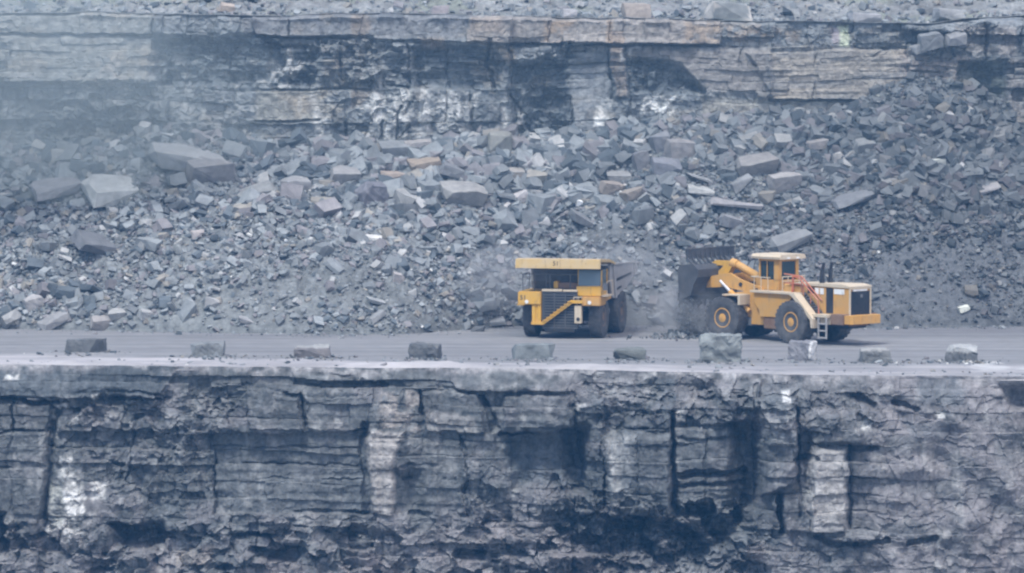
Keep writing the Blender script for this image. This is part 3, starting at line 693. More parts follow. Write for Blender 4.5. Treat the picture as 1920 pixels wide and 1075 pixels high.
    for pts, amt, c in (([(1118, 200), (1142, 190), (1142, 238), (1115, 236)], 1.0, WHITE), ([(1136, 180), (1146, 180), (1144, 205), (1134, 205)], .9, WHITE), ([(1203, 180), (1268, 178), (1262, 222), (1203, 216)], 0.95, WHITE),
                        ([(1168, 95), (1186, 92), (1184, 118), (1164, 116)], 0.9, PALE * 1.3), ([(1010, 80), (1034, 80), (1032, 104), (1012, 106)], 0.75, PALE * 1.1),
                        ([(525, 90), (552, 92), (550, 116), (530, 116)], 0.9, WHITE * .85), ([(505, 118), (570, 115), (545, 164), (500, 162)], 0.65, PALE * 1.2), ([(478, 140), (500, 138), (500, 156), (480, 156)], 0.9, WHITE * .9),
                        ([(676, 195), (705, 195), (705, 232), (680, 235)], 0.7, PALE * 1.2), ([(30, 136), (76, 138), (70, 148), (30, 146)], 0.7, PALE * 1.2), ([(0, 0), (1, 0), (1, 1)], 0, WHITE)):
        paint(pts, amt, c, 6, 0.55)
    paint([(690, 170), (900, 168), (900, 232), (700, 262)], 0.62, WHITE * 0.8, 18, 0.2, st + 0.5 * sp - 0.12)
    paint([(690, 190), (890, 188), (880, 262), (690, 265)], 0.5, PALE, 18, 0.5)
    paint([(590, 185), (625, 185), (620, 262), (595, 262)], 0.6, WHITE * 0.8, 14, 0.25, st)
    paint([(930, 175), (990, 175), (980, 262), (930, 262)], 0.6, WHITE * 0.8, 14, 0.25, st)
    paint([(300, 195), (480, 195), (470, 250), (320, 245)], 0.5, PALE * 0.9, 18, 0.3, st)
    paint([(170, 125), (230, 100), (240, 170), (165, 165)], 0.6, (0.34, 0.31, 0.28), 14, 0.3)
    paint([(1570, 48), (1592, 48), (1592, 90), (1572, 90)], 0.85, (0.52, 0.56, 0.42), 5)
    paint([(1556, 52), (1572, 52), (1570, 84), (1558, 82)], 0.6, (0.42, 0.36, 0.38), 8)
    paint([(1790, 50), (1900, 50), (1900, 105), (1800, 100)], 0.6, (0.25, 0.225, 0.21), 12)
    paint([(1690, 95), (1830, 110), (1800, 215), (1690, 190)], 0.65, (0.26, 0.215, 0.19), 28)
    paint([(1884, 110), (2000, 110), (2000, 400), (1890, 400)], 0.6, (0.225, 0.20, 0.185), 14)
    paint([(1800, 118), (1882, 112), (1884, 200), (1796, 195)], 0.5, MOSS * 0.75, 10)
    paint([(1812, 205), (1842, 205), (1838, 225), (1815, 225)], 0.6, (0.36, 0.4, 0.27), 8)
    C = mixc(C, 0.55 * sstep(0.25, 0.6, fbm(X * 1.5 + 3, Z * 2.6, 4, 281)) * (1 - 0.7 * smooth), PALE * 0.75)
    C = mixc(C, 0.5 * sstep(0.2, 0.55, fbm(X * 0.9 + 7, Z * 1.8, 4, 282)) * (1 - 0.8 * smooth), DARK * 1.2)
    C = mixc(C, 0.4 * sstep(0.25, 0.6, fbm(X * 0.5 + 1, Z * 0.9, 4, 283)), TAN * 0.9)
    C = mixc(C, 0.4 * sstep(0.3, 0.7, st) * sstep(-0.2, 0.4, fbm(X * 0.15, Z * 0.2, 2, 280)), PALE)
    me = grid_mesh('upper_rock_face', X, Y, Z, np.clip(C, 0.015, 0.85))
    tag(link('upper_terrain', me, M_CLIFF), kind='structure')

def terrace_z(x, y):
    b = cliff_top_z(x)
    yy = np.asarray(y, float) - YC
    return b + 0.02 * yy + np.clip(yy - 2.0, 0, None) * 0.26 + sstep(1.0, 5, yy) * (0.5 * fbm(np.asarray(x) * 0.2, yy * 0.3, 3, 301)) - 0.02

def build_terrace():
    xs = np.linspace(-60, 60, 500)
    ys = np.concatenate([np.linspace(YC - 0.4, YC + 18, 110), np.linspace(YC + 19, YC + 160, 30)])
    X, Y = np.meshgrid(xs, ys)
    Z = terrace_z(X, Y)
    f, e, r = facet(X * 1.4, Y * 1.4, 305, 0.7, False)
    Z = Z + sstep(1.0, 3, Y - YC) * (0.14 * f + 0.1 * fbm(X * 2, Y * 2, 3, 306)) * (Y < YC + 19)
    C = np.zeros(X.shape + (3,)) + np.array((0.2, 0.205, 0.205))
    C *= (1 + 0.3 * fbm(X * 0.3, Y * 0.3, 4, 307) + 0.2 * (r - 0.5))[..., None]
    C = mixc(C, 0.5 * sstep(0.1, 0.4, fbm(X * 0.2, Y * 0.3, 3, 308)), MOSS)
    me = grid_mesh('terrace', X, Y, Z, np.clip(C, 0.02, 0.8))
    tag(link('terrace_ground', me, M_SLOPE), kind='structure')

build_ground(); build_road(); build_slope(); lower_face(); upper_face(); build_terrace()

# ------------------------------------------------------------------ rocks
def hull_rock(rng, dims=(1, 1, 1), cuts=3, jit=0.16, rough=0.0, sub=0, seed=0, centre_xy=False):
    """an angular block: a jittered box with planes sliced off it, as (verts, faces)"""
    bm = bmesh.new()
    for sx in (-1, 1):
        for sy in (-1, 1):
            for sz in (-1, 1):
                bm.verts.new((0.5 * sx + rng.uniform(-jit, jit), 0.5 * sy + rng.uniform(-jit, jit), 0.5 * sz + rng.uniform(-jit, jit)))
    bmesh.ops.convex_hull(bm, input=bm.verts[:])
    for _ in range(cuts):
        n = Vector((rng.gauss(0, 1), rng.gauss(0, 1), rng.gauss(0, 1))).normalized()
        ext = max(n.dot(w.co) for w in bm.verts)
        bmesh.ops.bisect_plane(bm, geom=bm.verts[:] + bm.edges[:] + bm.faces[:], plane_co=n * ext * rng.uniform(0.62, 0.9), plane_no=n, clear_outer=True)
        pts = [w.co.copy() for w in bm.verts]
        bm.clear()
        for p in pts: bm.verts.new(p)
        bmesh.ops.remove_doubles(bm, verts=bm.verts[:], dist=0.02)
        bmesh.ops.convex_hull(bm, input=bm.verts[:])
        loose = [w for w in bm.verts if not w.link_faces]
        if loose: bmesh.ops.delete(bm, geom=loose, context='VERTS')
    lo = [min(w.co[i] for w in bm.verts) for i in range(3)]; hi = [max(w.co[i] for w in bm.verts) for i in range(3)]
    for w in bm.verts:
        for i in range(3):
            w.co[i] = ((w.co[i] - lo[i]) / (hi[i] - lo[i]) - 0.5) * dims[i]
    bmesh.ops.dissolve_limit(bm, angle_limit=R(4), verts=bm.verts[:], edges=bm.edges[:])
    if sub:
        bmesh.ops.triangulate(bm, faces=bm.faces[:])
        bmesh.ops.bevel(bm, geom=bm.edges[:], offset=min(dims) * 0.025, segments=1, affect='EDGES')
        bmesh.ops.triangulate(bm, faces=bm.faces[:])
        for _ in range(sub):
            long_e = [e for e in bm.edges if e.calc_length() > max(dims) * 0.10]
            if long_e:
                bmesh.ops.subdivide_edges(bm, edges=long_e, cuts=1)
                bmesh.ops.triangulate(bm, faces=bm.faces[:])
        bm.normal_update()
        co = np.array([w.co for w in bm.verts])
        k = 3.2 / max(dims)
        nz = fbm(co[:, 0] * k * 2 + seed + co[:, 2] * k, co[:, 1] * k * 2 - co[:, 2] * k * 1.7, 4, 400 + seed)
        for w, q in zip(bm.verts, nz):
            w.co += w.normal * (q * rough * min(dims))
    bm.verts.index_update()
    V = np.array([w.co[:] for w in bm.verts]); F = [[w.index for w in f.verts] for f in bm.faces]
    bm.free()
    return V, F

rng = random.Random(7)
PROTO = []
for i in range(22):
    d = (1.0, rng.uniform(0.55, 0.95), rng.choice((0.28, 0.4, 0.5, 0.65, 0.8)))
    PROTO.append(hull_rock(rng, d, rng.randint(2, 5), 0.17))

def rotm(rx, ry, rz):
    return np.array(Matrix.Rotation(rz, 3, 'Z') @ Matrix.Rotation(ry, 3, 'Y') @ Matrix.Rotation(rx, 3, 'X'))

def stone_tone(rs, u=None):
    """base colour of one loose stone"""
    q = rs.rand()
    b = GREY * 1.12 * rs.uniform(0.72, 1.35)
    if q < 0.05: b = (TAN * 0.6 + GREY * 0.5) * rs.uniform(0.8, 1.15)
    elif q < 0.09: b = PALE * rs.uniform(0.65, 0.95)
    elif q < 0.093: b = WHITE * rs.uniform(0.8, 1.0)
    elif q < 0.30: b = DARK * rs.uniform(1.0, 1.7)
    elif q < 0.45: b = MAUVE * rs.uniform(0.75, 1.15)
    return b

def rubble_mesh(name, items):
    """items: (proto, scale, rot3x3, position, colour)"""
    Vs, Ls, Ts, Cs = [], [], [], []
    base = 0
    for pi, s, rm, p, c in items:
        V, F = PROTO[pi]
        Vs.append((V * s) @ rm.T + p); Cs.append(np.repeat(np.asarray(c)[None], len(V), 0))
        for f in F:
            Ls.extend([base + k for k in f]); Ts.append(len(f))
        base += len(V)
    Ts = np.array(Ts); starts = np.concatenate([[0], np.cumsum(Ts)[:-1]])
    return np_mesh(name, np.concatenate(Vs), np.array(Ls), starts, Ts, np.concatenate(Cs))

BOULDERS = []          # (object, u, v, size, tone word, shape word) of the loose ones on the bank
def tone_word(c):
    l = float(np.mean(c)); warm = c[0] / c[2]
    if l > 0.5: return 'white'
    if warm > 1.25: return 'tan'
    if l > 0.27: return 'pale'
    if l < 0.125: return 'dark'
    return 'grey'

def set_boulder(V, F, c, mat=None, name='boulder', varc=0.12, seed=0):
    T = np.array([len(f) for f in F]); L = np.array([k for f in F for k in f])
    cc = np.repeat(np.asarray(c, float)[None], len(V), 0) * (1 + varc * fbm(V[:, 0] * 2 + seed, V[:, 2] * 2 + V[:, 1], 3, seed))[:, None]
    me = np_mesh(name, V, L, np.concatenate([[0], np.cumsum(T)[:-1]]), T, np.clip(cc, 0.02, 0.85))
    return link(name, me, mat or M_ROCK)

# ---- hand-placed boulders on the bank: (u, v of the middle, width px, height px, depth factor, tilt deg about view axis, yaw deg, colour, cuts, label)
HAND = [
 (345, 292, 150, 62, 0.9, 14, 25, (0.31, 0.312, 0.315), 3, 'huge grey slab lying tilted down to the right at the foot of the cliff'),
 (392, 318, 84, 68, 0.7, 8, 20, (0.215, 0.21, 0.215), 4, 'big five-sided grey block leaning on the lower end of the huge tilted slab'),
 (212, 350, 108, 46, 1.0, 10, 30, (0.39, 0.395, 0.39), 3, 'big pale flat-topped slab with a sharp ridge, left of the huge tilted slab'),
 (105, 352, 86, 36, 0.8, -6, 15, (0.24, 0.235, 0.245), 4, 'low rounded grey boulder left of the pale ridged slab'),
 (182, 455, 92, 52, 0.8, 22, 35, (0.13, 0.135, 0.145), 3, 'dark ribbed wedge of rock standing out low in the left rubble'),
 (552, 346, 56, 40, 0.8, -8, 30, (0.25, 0.25, 0.255), 2, 'pale grey block with a shaded front, above the left middle of the bank'),
 (478, 358, 80, 32, 0.8, -10, 20, (0.22, 0.225, 0.225), 3, 'long grey block right of the huge tilted slab, below its end'),
 (645, 330, 56, 40, 0.8, 4, 15, (0.245, 0.24, 0.24), 2, 'squarish grey block under the white-stained cliff foot'),
 (742, 276, 66, 36, 0.8, 10, 20, (0.20, 0.21, 0.22), 3, 'smooth blue-grey boulder against the white-stained cliff foot'),
 (785, 272, 52, 28, 0.7, -4, 10, (0.28, 0.265, 0.26), 2, 'pale slab resting beside the smooth blue-grey boulder'),
 (798, 308, 62, 28, 0.8, -3, 20, (0.27, 0.225, 0.185), 2, 'tan block stained orange, topmost tan stone of the bank'),
 (736, 330, 54, 28, 0.8, 8, 25, (0.31, 0.26, 0.225), 3, 'rounded tan boulder below and left of the orange stained block'),
 (848, 320, 48, 42, 0.8, 20, 15, (0.19, 0.195, 0.205), 4, 'dark bluish boulder right of the orange stained block'),
 (936, 267, 50, 50, 0.8, 4, 20, (0.22, 0.22, 0.205), 4, 'upright rounded block with a pale cap at the cliff foot'),
 (882, 282, 44, 40, 0.5, 45, 20, (0.2, 0.195, 0.2), 2, 'brown-grey slab propped on edge left of the upright rounded block'),
 (960, 324, 44, 24, 0.7, 5, 15, (0.27, 0.255, 0.24), 1, 'oblong block with a pale top and dark front, below the upright rounded block'),
 (695, 362, 62, 44, 0.8, 0, 25, (0.165, 0.165, 0.185), 4, 'dark purplish boulder in the middle of the bank'),
 (868, 362, 84, 46, 0.8, 4, 10, (0.26, 0.255, 0.25), 2, 'broad pale dusty block in the middle of the bank'),
 (1202, 300, 38, 50, 0.6, -12, 30, (0.20, 0.2, 0.21), 2, 'tall dark block with a pale right edge, standing near the bank crest'),
 (1250, 312, 60, 46, 0.8, 14, 15, (0.185, 0.19, 0.21), 4, 'big rounded bluish boulder right of the tall pale-edged block'),
 (1164, 330, 52, 20, 0.6, 2, 5, (0.24, 0.24, 0.24), 1, 'flat ledge-like slab with a pale straight top'),
 (1145, 350, 44, 34, 0.8, 10, 30, (0.28, 0.245, 0.22), 3, 'tan block under the flat ledge-like slab'),
 (1090, 350, 46, 20, 0.5, -14, 20, (0.2, 0.2, 0.19), 2, 'greenish slab sloping right, left of the tan block'),
 (975, 368, 30, 30, 0.8, -18, 30, (0.42, 0.4, 0.4), 2, 'small bright pale cube in the middle of the bank'),
 (946, 386, 24, 15, 0.5, -35, 20, (0.52, 0.5, 0.49), 1, 'white sliver of stone below the small bright cube'),
 (1086, 381, 13, 20, 0.6, 20, 20, (0.8, 0.8, 0.8), 2, 'brightest white shard of the bank, above the curved dark boulder'),
 (1094, 410, 58, 42, 0.8, 32, 25, (0.185, 0.19, 0.195), 3, 'curved dark boulder under the white shard'),
 (1185, 365, 40, 36, 0.8, -10, 25, (0.26, 0.23, 0.205), 4, 'orange tinged block right of the tan block and white shard'),
 (1240, 268, 40, 50, 0.7, -8, 20, (0.2, 0.205, 0.22), 3, 'blue-grey block at the crest of the bank, left of the pale layered cliff'),
 (1275, 278, 54, 44, 0.7, 6, 25, (0.235, 0.225, 0.225), 3, 'brownish crest block with a flat pale top, right of the blue-grey crest block'),
 (1318, 355, 66, 24, 0.7, 14, 10, (0.33, 0.335, 0.33), 2, 'pale long slab tipped down to the right above the loader bucket'),
 (1318, 334, 60, 20, 0.6, 16, 15, (0.25, 0.255, 0.26), 2, 'grey long slab lying on top of the pale tipped slab'),
 (1388, 340, 48, 38, 0.6, -28, 25, (0.21, 0.215, 0.22), 3, 'wedge of rock with a bright upper edge, right of the long slabs'),
 (1420, 306, 82, 34, 0.7, -4, 15, (0.225, 0.215, 0.21), 2, 'broad brownish slab above the pale squared block'),
 (1470, 340, 58, 40, 0.7, 2, 25, (0.30, 0.285, 0.28), 1, 'large squared pale block, right of the wedge with a bright edge'),
 (1380, 380, 96, 20, 0.5, 8, 6, (0.26, 0.25, 0.255), 1, 'long thin pale beam of rock above the loader cab'),
 (1530, 270, 40, 24, 0.8, -6, 20, (0.25, 0.235, 0.23), 4, 'rounded brownish stone high on the right of the bank'),
 (1622, 272, 40, 32, 0.8, 10, 25, (0.21, 0.215, 0.215), 3, 'greenish grey block high on the right of the bank'),
 (1570, 295, 24, 26, 0.6, -8, 30, (0.34, 0.335, 0.33), 1, 'small bright squared stone high on the right of the bank'),
 (1602, 372, 80, 32, 0.7, -12, 20, (0.16, 0.165, 0.175), 2, 'dark slab casting a black gap beneath it, right part of the bank'),
 (1758, 306, 26, 22, 0.7, 0, 20, (0.42, 0.43, 0.40), 3, 'pale stone capping the dark ridge near the right cliff'),
 (1850, 352, 50, 18, 0.7, -14, 15, (0.24, 0.23, 0.23), 2, 'flat pale ledge stone above a dark hollow by the right cliff'),
 (1480, 448, 76, 32, 0.8, -12, 20, (0.19, 0.195, 0.2), 2, 'long fin-shaped slab just above the loader cab'),
 (1370, 415, 40, 34, 0.8, 16, 30, (0.23, 0.23, 0.24), 3, 'grey wedge above the loader bucket teeth'),
 (1807, 578, 22, 14, 0.7, -8, 20, (0.55, 0.56, 0.5), 2, 'white stone at the foot of the bank right of the loader'),
 (62, 566, 36, 36, 0.8, -14, 20, (0.32, 0.31, 0.31), 3, 'pale rounded boulder near the foot of the bank at far left'),
 (100, 598, 62, 36, 0.7, -20, 25, (0.23, 0.23, 0.235), 2, 'grey triangular slab at the toe of the bank at far left'),
 (188, 604, 38, 26, 0.8, 6, 20, (0.28, 0.265, 0.26), 2, 'pale brownish block at the toe, with a dark shadowed front'),
 (218, 588, 34, 20, 0.8, -3, 15, (0.30, 0.30, 0.295), 1, 'pale flat-topped stone beside the brownish toe block'),
 (274, 588, 24, 24, 0.7, 12, 25, (0.31, 0.31, 0.31), 2, 'pale upright stone near the toe, right of the flat-topped one'),
 (460, 600, 30, 20, 0.6, 22, 20, (0.27, 0.27, 0.275), 1, 'angular open-cornered stone near the toe left of the middle'),
 (706, 564, 36, 18, 0.7, 18, 20, (0.30, 0.31, 0.315), 1, 'pale brick-shaped stone tilted right, low on the bank left of the truck'),
 (706, 592, 34, 24, 0.7, -28, 20, (0.26, 0.265, 0.27), 2, 'grey block tilted left just below the pale brick-shaped stone'),
 (747, 520, 22, 24, 0.7, 16, 20, (0.33, 0.31, 0.305), 2, 'pale pentagon stone half way between the middle and the truck'),
 (702, 446, 32, 13, 0.7, 8, 10, (0.5, 0.49, 0.47), 2, 'white flat flake lying on the middle of the bank'),
 (930, 602, 40, 15, 0.7, -3, 10, (0.24, 0.245, 0.25), 2, 'low grey slab at the toe just left of the truck'),
 (365, 412, 14, 14, 0.5, 40, 10, (0.5, 0.49, 0.49), 1, 'small pale sliver standing on edge in the left rubble'),
 (370, 438, 26, 18, 0.8, -10, 20, (0.35, 0.32, 0.31), 2, 'pinkish wedge under the small pale sliver'),
 (540, 452, 12, 9, 0.7, 20, 20, (0.75, 0.76, 0.78), 2, 'tiny white stone left of the white flat flake'),
]
rs = np.random.RandomState(11)
hand_pos = []
for i, (u, v, w, h, dep, tilt, yaw, c, cuts, lab) in enumerate(HAND):
    x, y, z = hit(u, v + h * 0.30)
    k = (y + DIST) / FPX
    hz = max(0.36 * h, h * 1.02 - 0.85 * w * abs(math.sin(R(tilt))))
    dims = (w * k * 1.06, w * k * dep * 0.9, hz * k)
    r_ = random.Random(500 + i)
    V, F = hull_rock(r_, dims, cuts, 0.13, 0.05, 2, i)
    o = set_boulder(V, F, c, seed=i)
    o.rotation_euler = (Matrix.Rotation(R(tilt), 3, 'Y') @ Matrix.Rotation(R(r_.uniform(6, 24)), 3, 'X') @ Matrix.Rotation(R(yaw), 3, 'Z')).to_euler()
    o.location = (x, y + dims[1] * 0.05, z + 0.30 * h * k * 0.75)
    tag(o, lab, 'boulder', 'fallen boulders on the rubble bank')
    hand_pos.append((x, y, z, max(w, h) * k * 0.5, u, v, lab))

def size_at(u, v, rs):
    """typical stone size (m) of this part of the bank: coarse under the cliff in the middle and right, fine at left and low down"""
    big = math.exp(-((v - 320) / 95.0) ** 2) * (0.45 + 0.55 / (1 + math.exp(-(u - 620) / 60)))
    big = max(big, 0.75 * math.exp(-((v - 270) / 70.0) ** 2) * (1 if u > 1150 else 0))
    low = 0.35 * math.exp(-((v - 585) / 45.0) ** 2) * (1 if u < 330 else 0.4)
    return big + low

items, cand = [], []
rs = np.random.RandomState(21)
NS = 52000
SX = rs.uniform(-36, 36, NS); _t = toe_y(SX)
SY = _t + (YTOP + 0.3 - _t) * rs.rand(NS) ** 0.95
SZ = slope_z(SX, SY); SU, SV = proj(SX, SY, SZ)
SF = sstep(0.05, 0.45, fbm(SX * 0.11, SY * 0.22, 3, 62))
for n in range(NS):
    x, y, z, u, v = float(SX[n]), float(SY[n]), float(SZ[n]), float(SU[n]), float(SV[n])
    b = size_at(u, v, rs)
    s = (0.165 + 0.31 * b) * math.exp(rs.normal(0, 0.60))
    if rs.rand() < 0.02 + 0.05 * b: s *= 1.7
    s = min(s, 1.25 if u > 1250 else 1.55)
    rgt = (u > 1430) * (v > 380)
    if rs.rand() < 0.75 * SF[n] * (1 if v > 360 else 0.5): continue
    if rgt: s *= 0.72
    if any(abs(x - q[0]) < q[3] + s * 0.25 and abs(y - q[1]) < q[3] * 0.8 and abs(z - q[2]) < q[3] for q in hand_pos) and s > 0.45: continue
    c = stone_tone(rs)
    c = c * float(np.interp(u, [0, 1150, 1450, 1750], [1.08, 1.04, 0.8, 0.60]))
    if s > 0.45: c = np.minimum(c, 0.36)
    rm = rotm(0, 0, rs.uniform(0, 6.28))
    rm = rotm(rs.normal(0.25, 0.5), rs.normal(0, 0.45), 0) @ rm
    cand.append((int(rs.randint(len(PROTO))), s, rm, np.array((x, y, z + s * 0.16)), c, u, v))
def ok_individual(q):
    u, v = q[5], q[6]
    return 0 < u < 1920 and v > 190 and not (960 < u < 1200 and v > 470) and not (1270 < u < 1650 and v > 450)
order = sorted(range(len(cand)), key=lambda i: -cand[i][1])
N_IND = 296 - len(HAND)
pick = [i for i in order if ok_individual(cand[i])][:N_IND]
chosen = set(pick)
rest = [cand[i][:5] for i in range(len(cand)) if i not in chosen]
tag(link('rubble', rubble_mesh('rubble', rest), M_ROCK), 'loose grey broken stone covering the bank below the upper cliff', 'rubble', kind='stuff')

SHAPE = ('slab', 'block', 'chunk', 'wedge')
used = {}
dirs = ('right of', 'up and right of', 'above', 'up and left of', 'left of', 'down and left of', 'below', 'down and right of')
LAND = [(hp[4], hp[5], re_) for hp, re_ in zip(hand_pos, (
 'the huge tilted slab', 'the five-sided block', 'the pale ridged slab', 'the low rounded boulder', 'the dark ribbed wedge', 'the shaded-front block', 'the long grey block', 'the squarish grey block', 'the smooth blue-grey boulder', 'the pale slab',
 'the orange stained block', 'the rounded tan boulder', 'the dark bluish boulder', 'the upright rounded block', 'the slab on edge', 'the oblong block', 'the dark purplish boulder', 'the broad dusty block', 'the tall pale-edged block', 'the rounded bluish boulder',
 'the ledge-like slab', 'the tan block', 'the greenish slab', 'the bright cube', 'the white sliver', 'the white shard', 'the curved dark boulder', 'the orange tinged block', 'the blue-grey crest block', 'the brownish crest block',
 'the pale tipped slab', 'the grey long slab', 'the bright-edged wedge', 'the broad brownish slab', 'the squared pale block', 'the thin pale beam', 'the rounded brownish stone', 'the greenish grey block', 'the bright squared stone', 'the dark overhanging slab',
 'the pale capstone', 'the pale ledge stone', 'the fin-shaped slab', 'the grey wedge', 'the white toe stone', 'the pale rounded boulder', 'the grey triangular slab', 'the brownish toe block', 'the flat-topped toe stone', 'the pale upright stone',
 'the open-cornered stone', 'the pale brick-shaped stone', 'the left-tilted block', 'the pale pentagon stone', 'the white flake', 'the low toe slab', 'the pale sliver', 'the pinkish wedge', 'the tiny white stone'))]
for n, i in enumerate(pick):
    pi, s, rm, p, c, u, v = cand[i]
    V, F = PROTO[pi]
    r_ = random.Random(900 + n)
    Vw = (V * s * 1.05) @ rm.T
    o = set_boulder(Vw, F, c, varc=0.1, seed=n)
    o.location = p
    ext = Vw.max(0) - Vw.min(0)
    asp = ext[2] / max(ext[0], 1e-3)
    shape = 'flat slab' if asp < 0.5 else ('squat block' if asp < 0.8 else ('chunky block' if asp < 1.1 else 'upright block'))
    tw = tone_word(c)
    ks = sorted(LAND, key=lambda q: (q[0] - u) ** 2 + (q[1] - v) ** 2)
    lab = None
    for q in ks[:7]:
        du, dv = u - q[0], q[1] - v
        d8 = dirs[int(round(math.degrees(math.atan2(dv, du)) / 45.0)) % 8]
        m = math.hypot(du, dv) / 30.0
        dist = 'just' if m < 2.0 else ('%d metres' % round(m))
        lab = '%s %s %s %s %s' % (tw, shape, dist, d8, q[2])
        if lab not in used: break
    if lab in used:                       # the earlier one is the larger: they come in order of size
        used[lab]['label'] = 'larger ' + lab
        lab = 'smaller ' + lab
    used[lab] = o
    tag(o, lab, 'boulder', 'fallen boulders on the rubble bank')

# rubble on the upper terrace
rs = np.random.RandomState(31)
items = []
for n in range(3800):
    x = rs.uniform(-38, 38); y = YC + 1.0 + 13 * rs.rand() ** 1.3
    s = 0.22 * math.exp(rs.normal(0, 0.55))
    if rs.rand() < 0.05: s *= 2.2
    items.append((int(rs.randint(len(PROTO))), min(s, 1.3), rotm(rs.normal(0, .4), rs.normal(0, .4), rs.uniform(0, 6.28)), np.array((x, y, float(terrace_z(x, y)) + s * 0.1)), stone_tone(rs) * 1.1))
tag(link('terrace_rubble', rubble_mesh('terrace_rubble', items), M_ROCK), 'scattered grey stones on the upper terrace above the cliff', 'rubble', kind='stuff')

def terrace_boulder(u, v, w, h, c, lab, yoff, seed, tilt=0):
    y = YC + yoff
    x, z = P(u, v + h / 2, y)
    k = (y + DIST) / FPX
    V, F = hull_rock(random.Random(seed), (w * k, w * k * 0.7, h * k * 1.2), 3, 0.12, 0.05, 2, seed)
    o = set_boulder(V, F, c, seed=seed)
    o.location = (x, y, float(terrace_z(x, y)) + h * k * 0.45); o.rotation_euler = (0, R(tilt), R(15))
    return tag(o, lab, 'boulder', 'boulders along the cliff top')
terrace_boulder(1192, 23, 64, 26, (0.33, 0.29, 0.26), 'large tan boulder on the cliff top, pale edged', 1.0, 1301, 4)
terrace_boulder(1067, 20, 28, 16, (0.34, 0.33, 0.34), 'small pale lilac boulder on the cliff top left of the large tan one', 1.0, 1302, 8)
terrace_boulder(825, 14, 38, 14, (0.30, 0.27, 0.28), 'pinkish flat boulder on the cliff top above the grey sandstone bed', 1.0, 1303, -3)
terrace_boulder(425, 8, 30, 16, (0.33, 0.285, 0.25), 'tan boulder at the upper left of the cliff top', 2.4, 1304, 5)
terrace_boulder(1620, 24, 60, 16, (0.28, 0.28, 0.29), 'long grey boulder on the cliff top above the green stain', 1.2, 1305, 2)
terrace_boulder(1780, 32, 56, 20, (0.27, 0.275, 0.28), 'broad grey boulder on the cliff top over the broken blocks', 1.0, 1306, 3)
# block whose sunlit ends are painted pale into its colour
o = terrace_boulder(1364, 22, 84, 34, (0.20, 0.21, 0.21), 'big grey block on the cliff top with sunlit ends painted pale', 1.2, 1307, 1)
at = o.data.color_attributes['col']
n_ = len(o.data.vertices); co = np.empty(n_ * 3, np.float32); o.data.vertices.foreach_get('co', co); co = co.reshape(-1, 3)
cc = np.empty(n_ * 4, np.float32); at.data.foreach_get('color', cc); cc = cc.reshape(-1, 4)
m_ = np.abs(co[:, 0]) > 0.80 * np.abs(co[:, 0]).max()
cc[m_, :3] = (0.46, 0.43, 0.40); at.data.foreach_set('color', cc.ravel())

# blocks lodged in broken parts of the upper cliff and on its ledges
rs = np.random.RandomState(41)
for (u, v, w, h, c, lab) in ((1742, 78, 46, 34, (0.19, 0.195, 0.2), 'grey block wedged in the broken notch of the upper cliff'),
                             (1790, 72, 40, 26, (0.21, 0.21, 0.215), 'grey block lodged right of the one wedged in the cliff notch'),
                             (1722, 92, 26, 18, (0.24, 0.24, 0.245), 'small pale stone under the blocks in the cliff notch'),
                             (1590, 228, 46, 16, (0.22, 0.215, 0.205), 'flat slab resting against the foot of the right cliff'),
                             (1652, 182, 34, 14, (0.30, 0.305, 0.27), 'pale slab resting at the end of the layered tan ledge')):
    x, z = P(u, v, YC - 1.0)
    k = (YC + DIST) / FPX
    V, F = hull_rock(random.Random(int(u)), (w * k, w * k * .9, h * k), 3, .14, .05, 2, int(u))
    o = set_boulder(V, F, c, seed=int(u)); o.location = (x, YC - 0.9, z); o.rotation_euler = (0.1, R(-8), 0.3)
    tag(o, lab, 'boulder', 'blocks lodged in the upper cliff')

# ---- the row of boulders along the edge of the bench: (u0, u1, v_top, v_bottom, colour, cuts, jitter, label)
EDGE = [
 (122, 196, 637, 663, (0.12, 0.125, 0.13), 1, 0.10, 'dark grey flat boulder, leftmost of the row along the bench edge'),
 (357, 423, 643, 670, (0.17, 0.18, 0.185), 3, 0.20, 'pale ragged boulder blending into the road, with a dark right end'),
 (549, 619, 650, 673, (0.15, 0.142, 0.145), 2, 0.14, 'low brownish slab with a pale dusty top on the bench edge'),
 (767, 826, 645, 675, (0.11, 0.115, 0.12), 1, 0.08, 'dark boxy boulder on the bench edge left of the truck'),
 (960, 1041, 646, 676, (0.15, 0.165, 0.17), 3, 0.14, 'long rough grey boulder on the bench edge in front of the truck'),
 (1150, 1213, 654, 677, (0.13, 0.14, 0.135), 2, 0.17, 'low dark slab with an upturned right end on the bench edge'),
 (1310, 1391, 628, 681, (0.19, 0.205, 0.205), 2, 0.09, 'largest boulder of the row, big squared grey block hiding the loader front tyre'),
 (1479, 1529, 640, 679, (0.19, 0.19, 0.205), 1, 0.09, 'upright block with a white right edge below the loader rear tyre'),
 (1612, 1673, 655, 682, (0.16, 0.165, 0.165), 1, 0.10, 'low squared grey block with a pale top, right of the loader'),
 (1775, 1836, 648, 680, (0.12, 0.125, 0.13), 3, 0.13, 'flat boulder with a white top and dark base, rightmost of the row'),
]
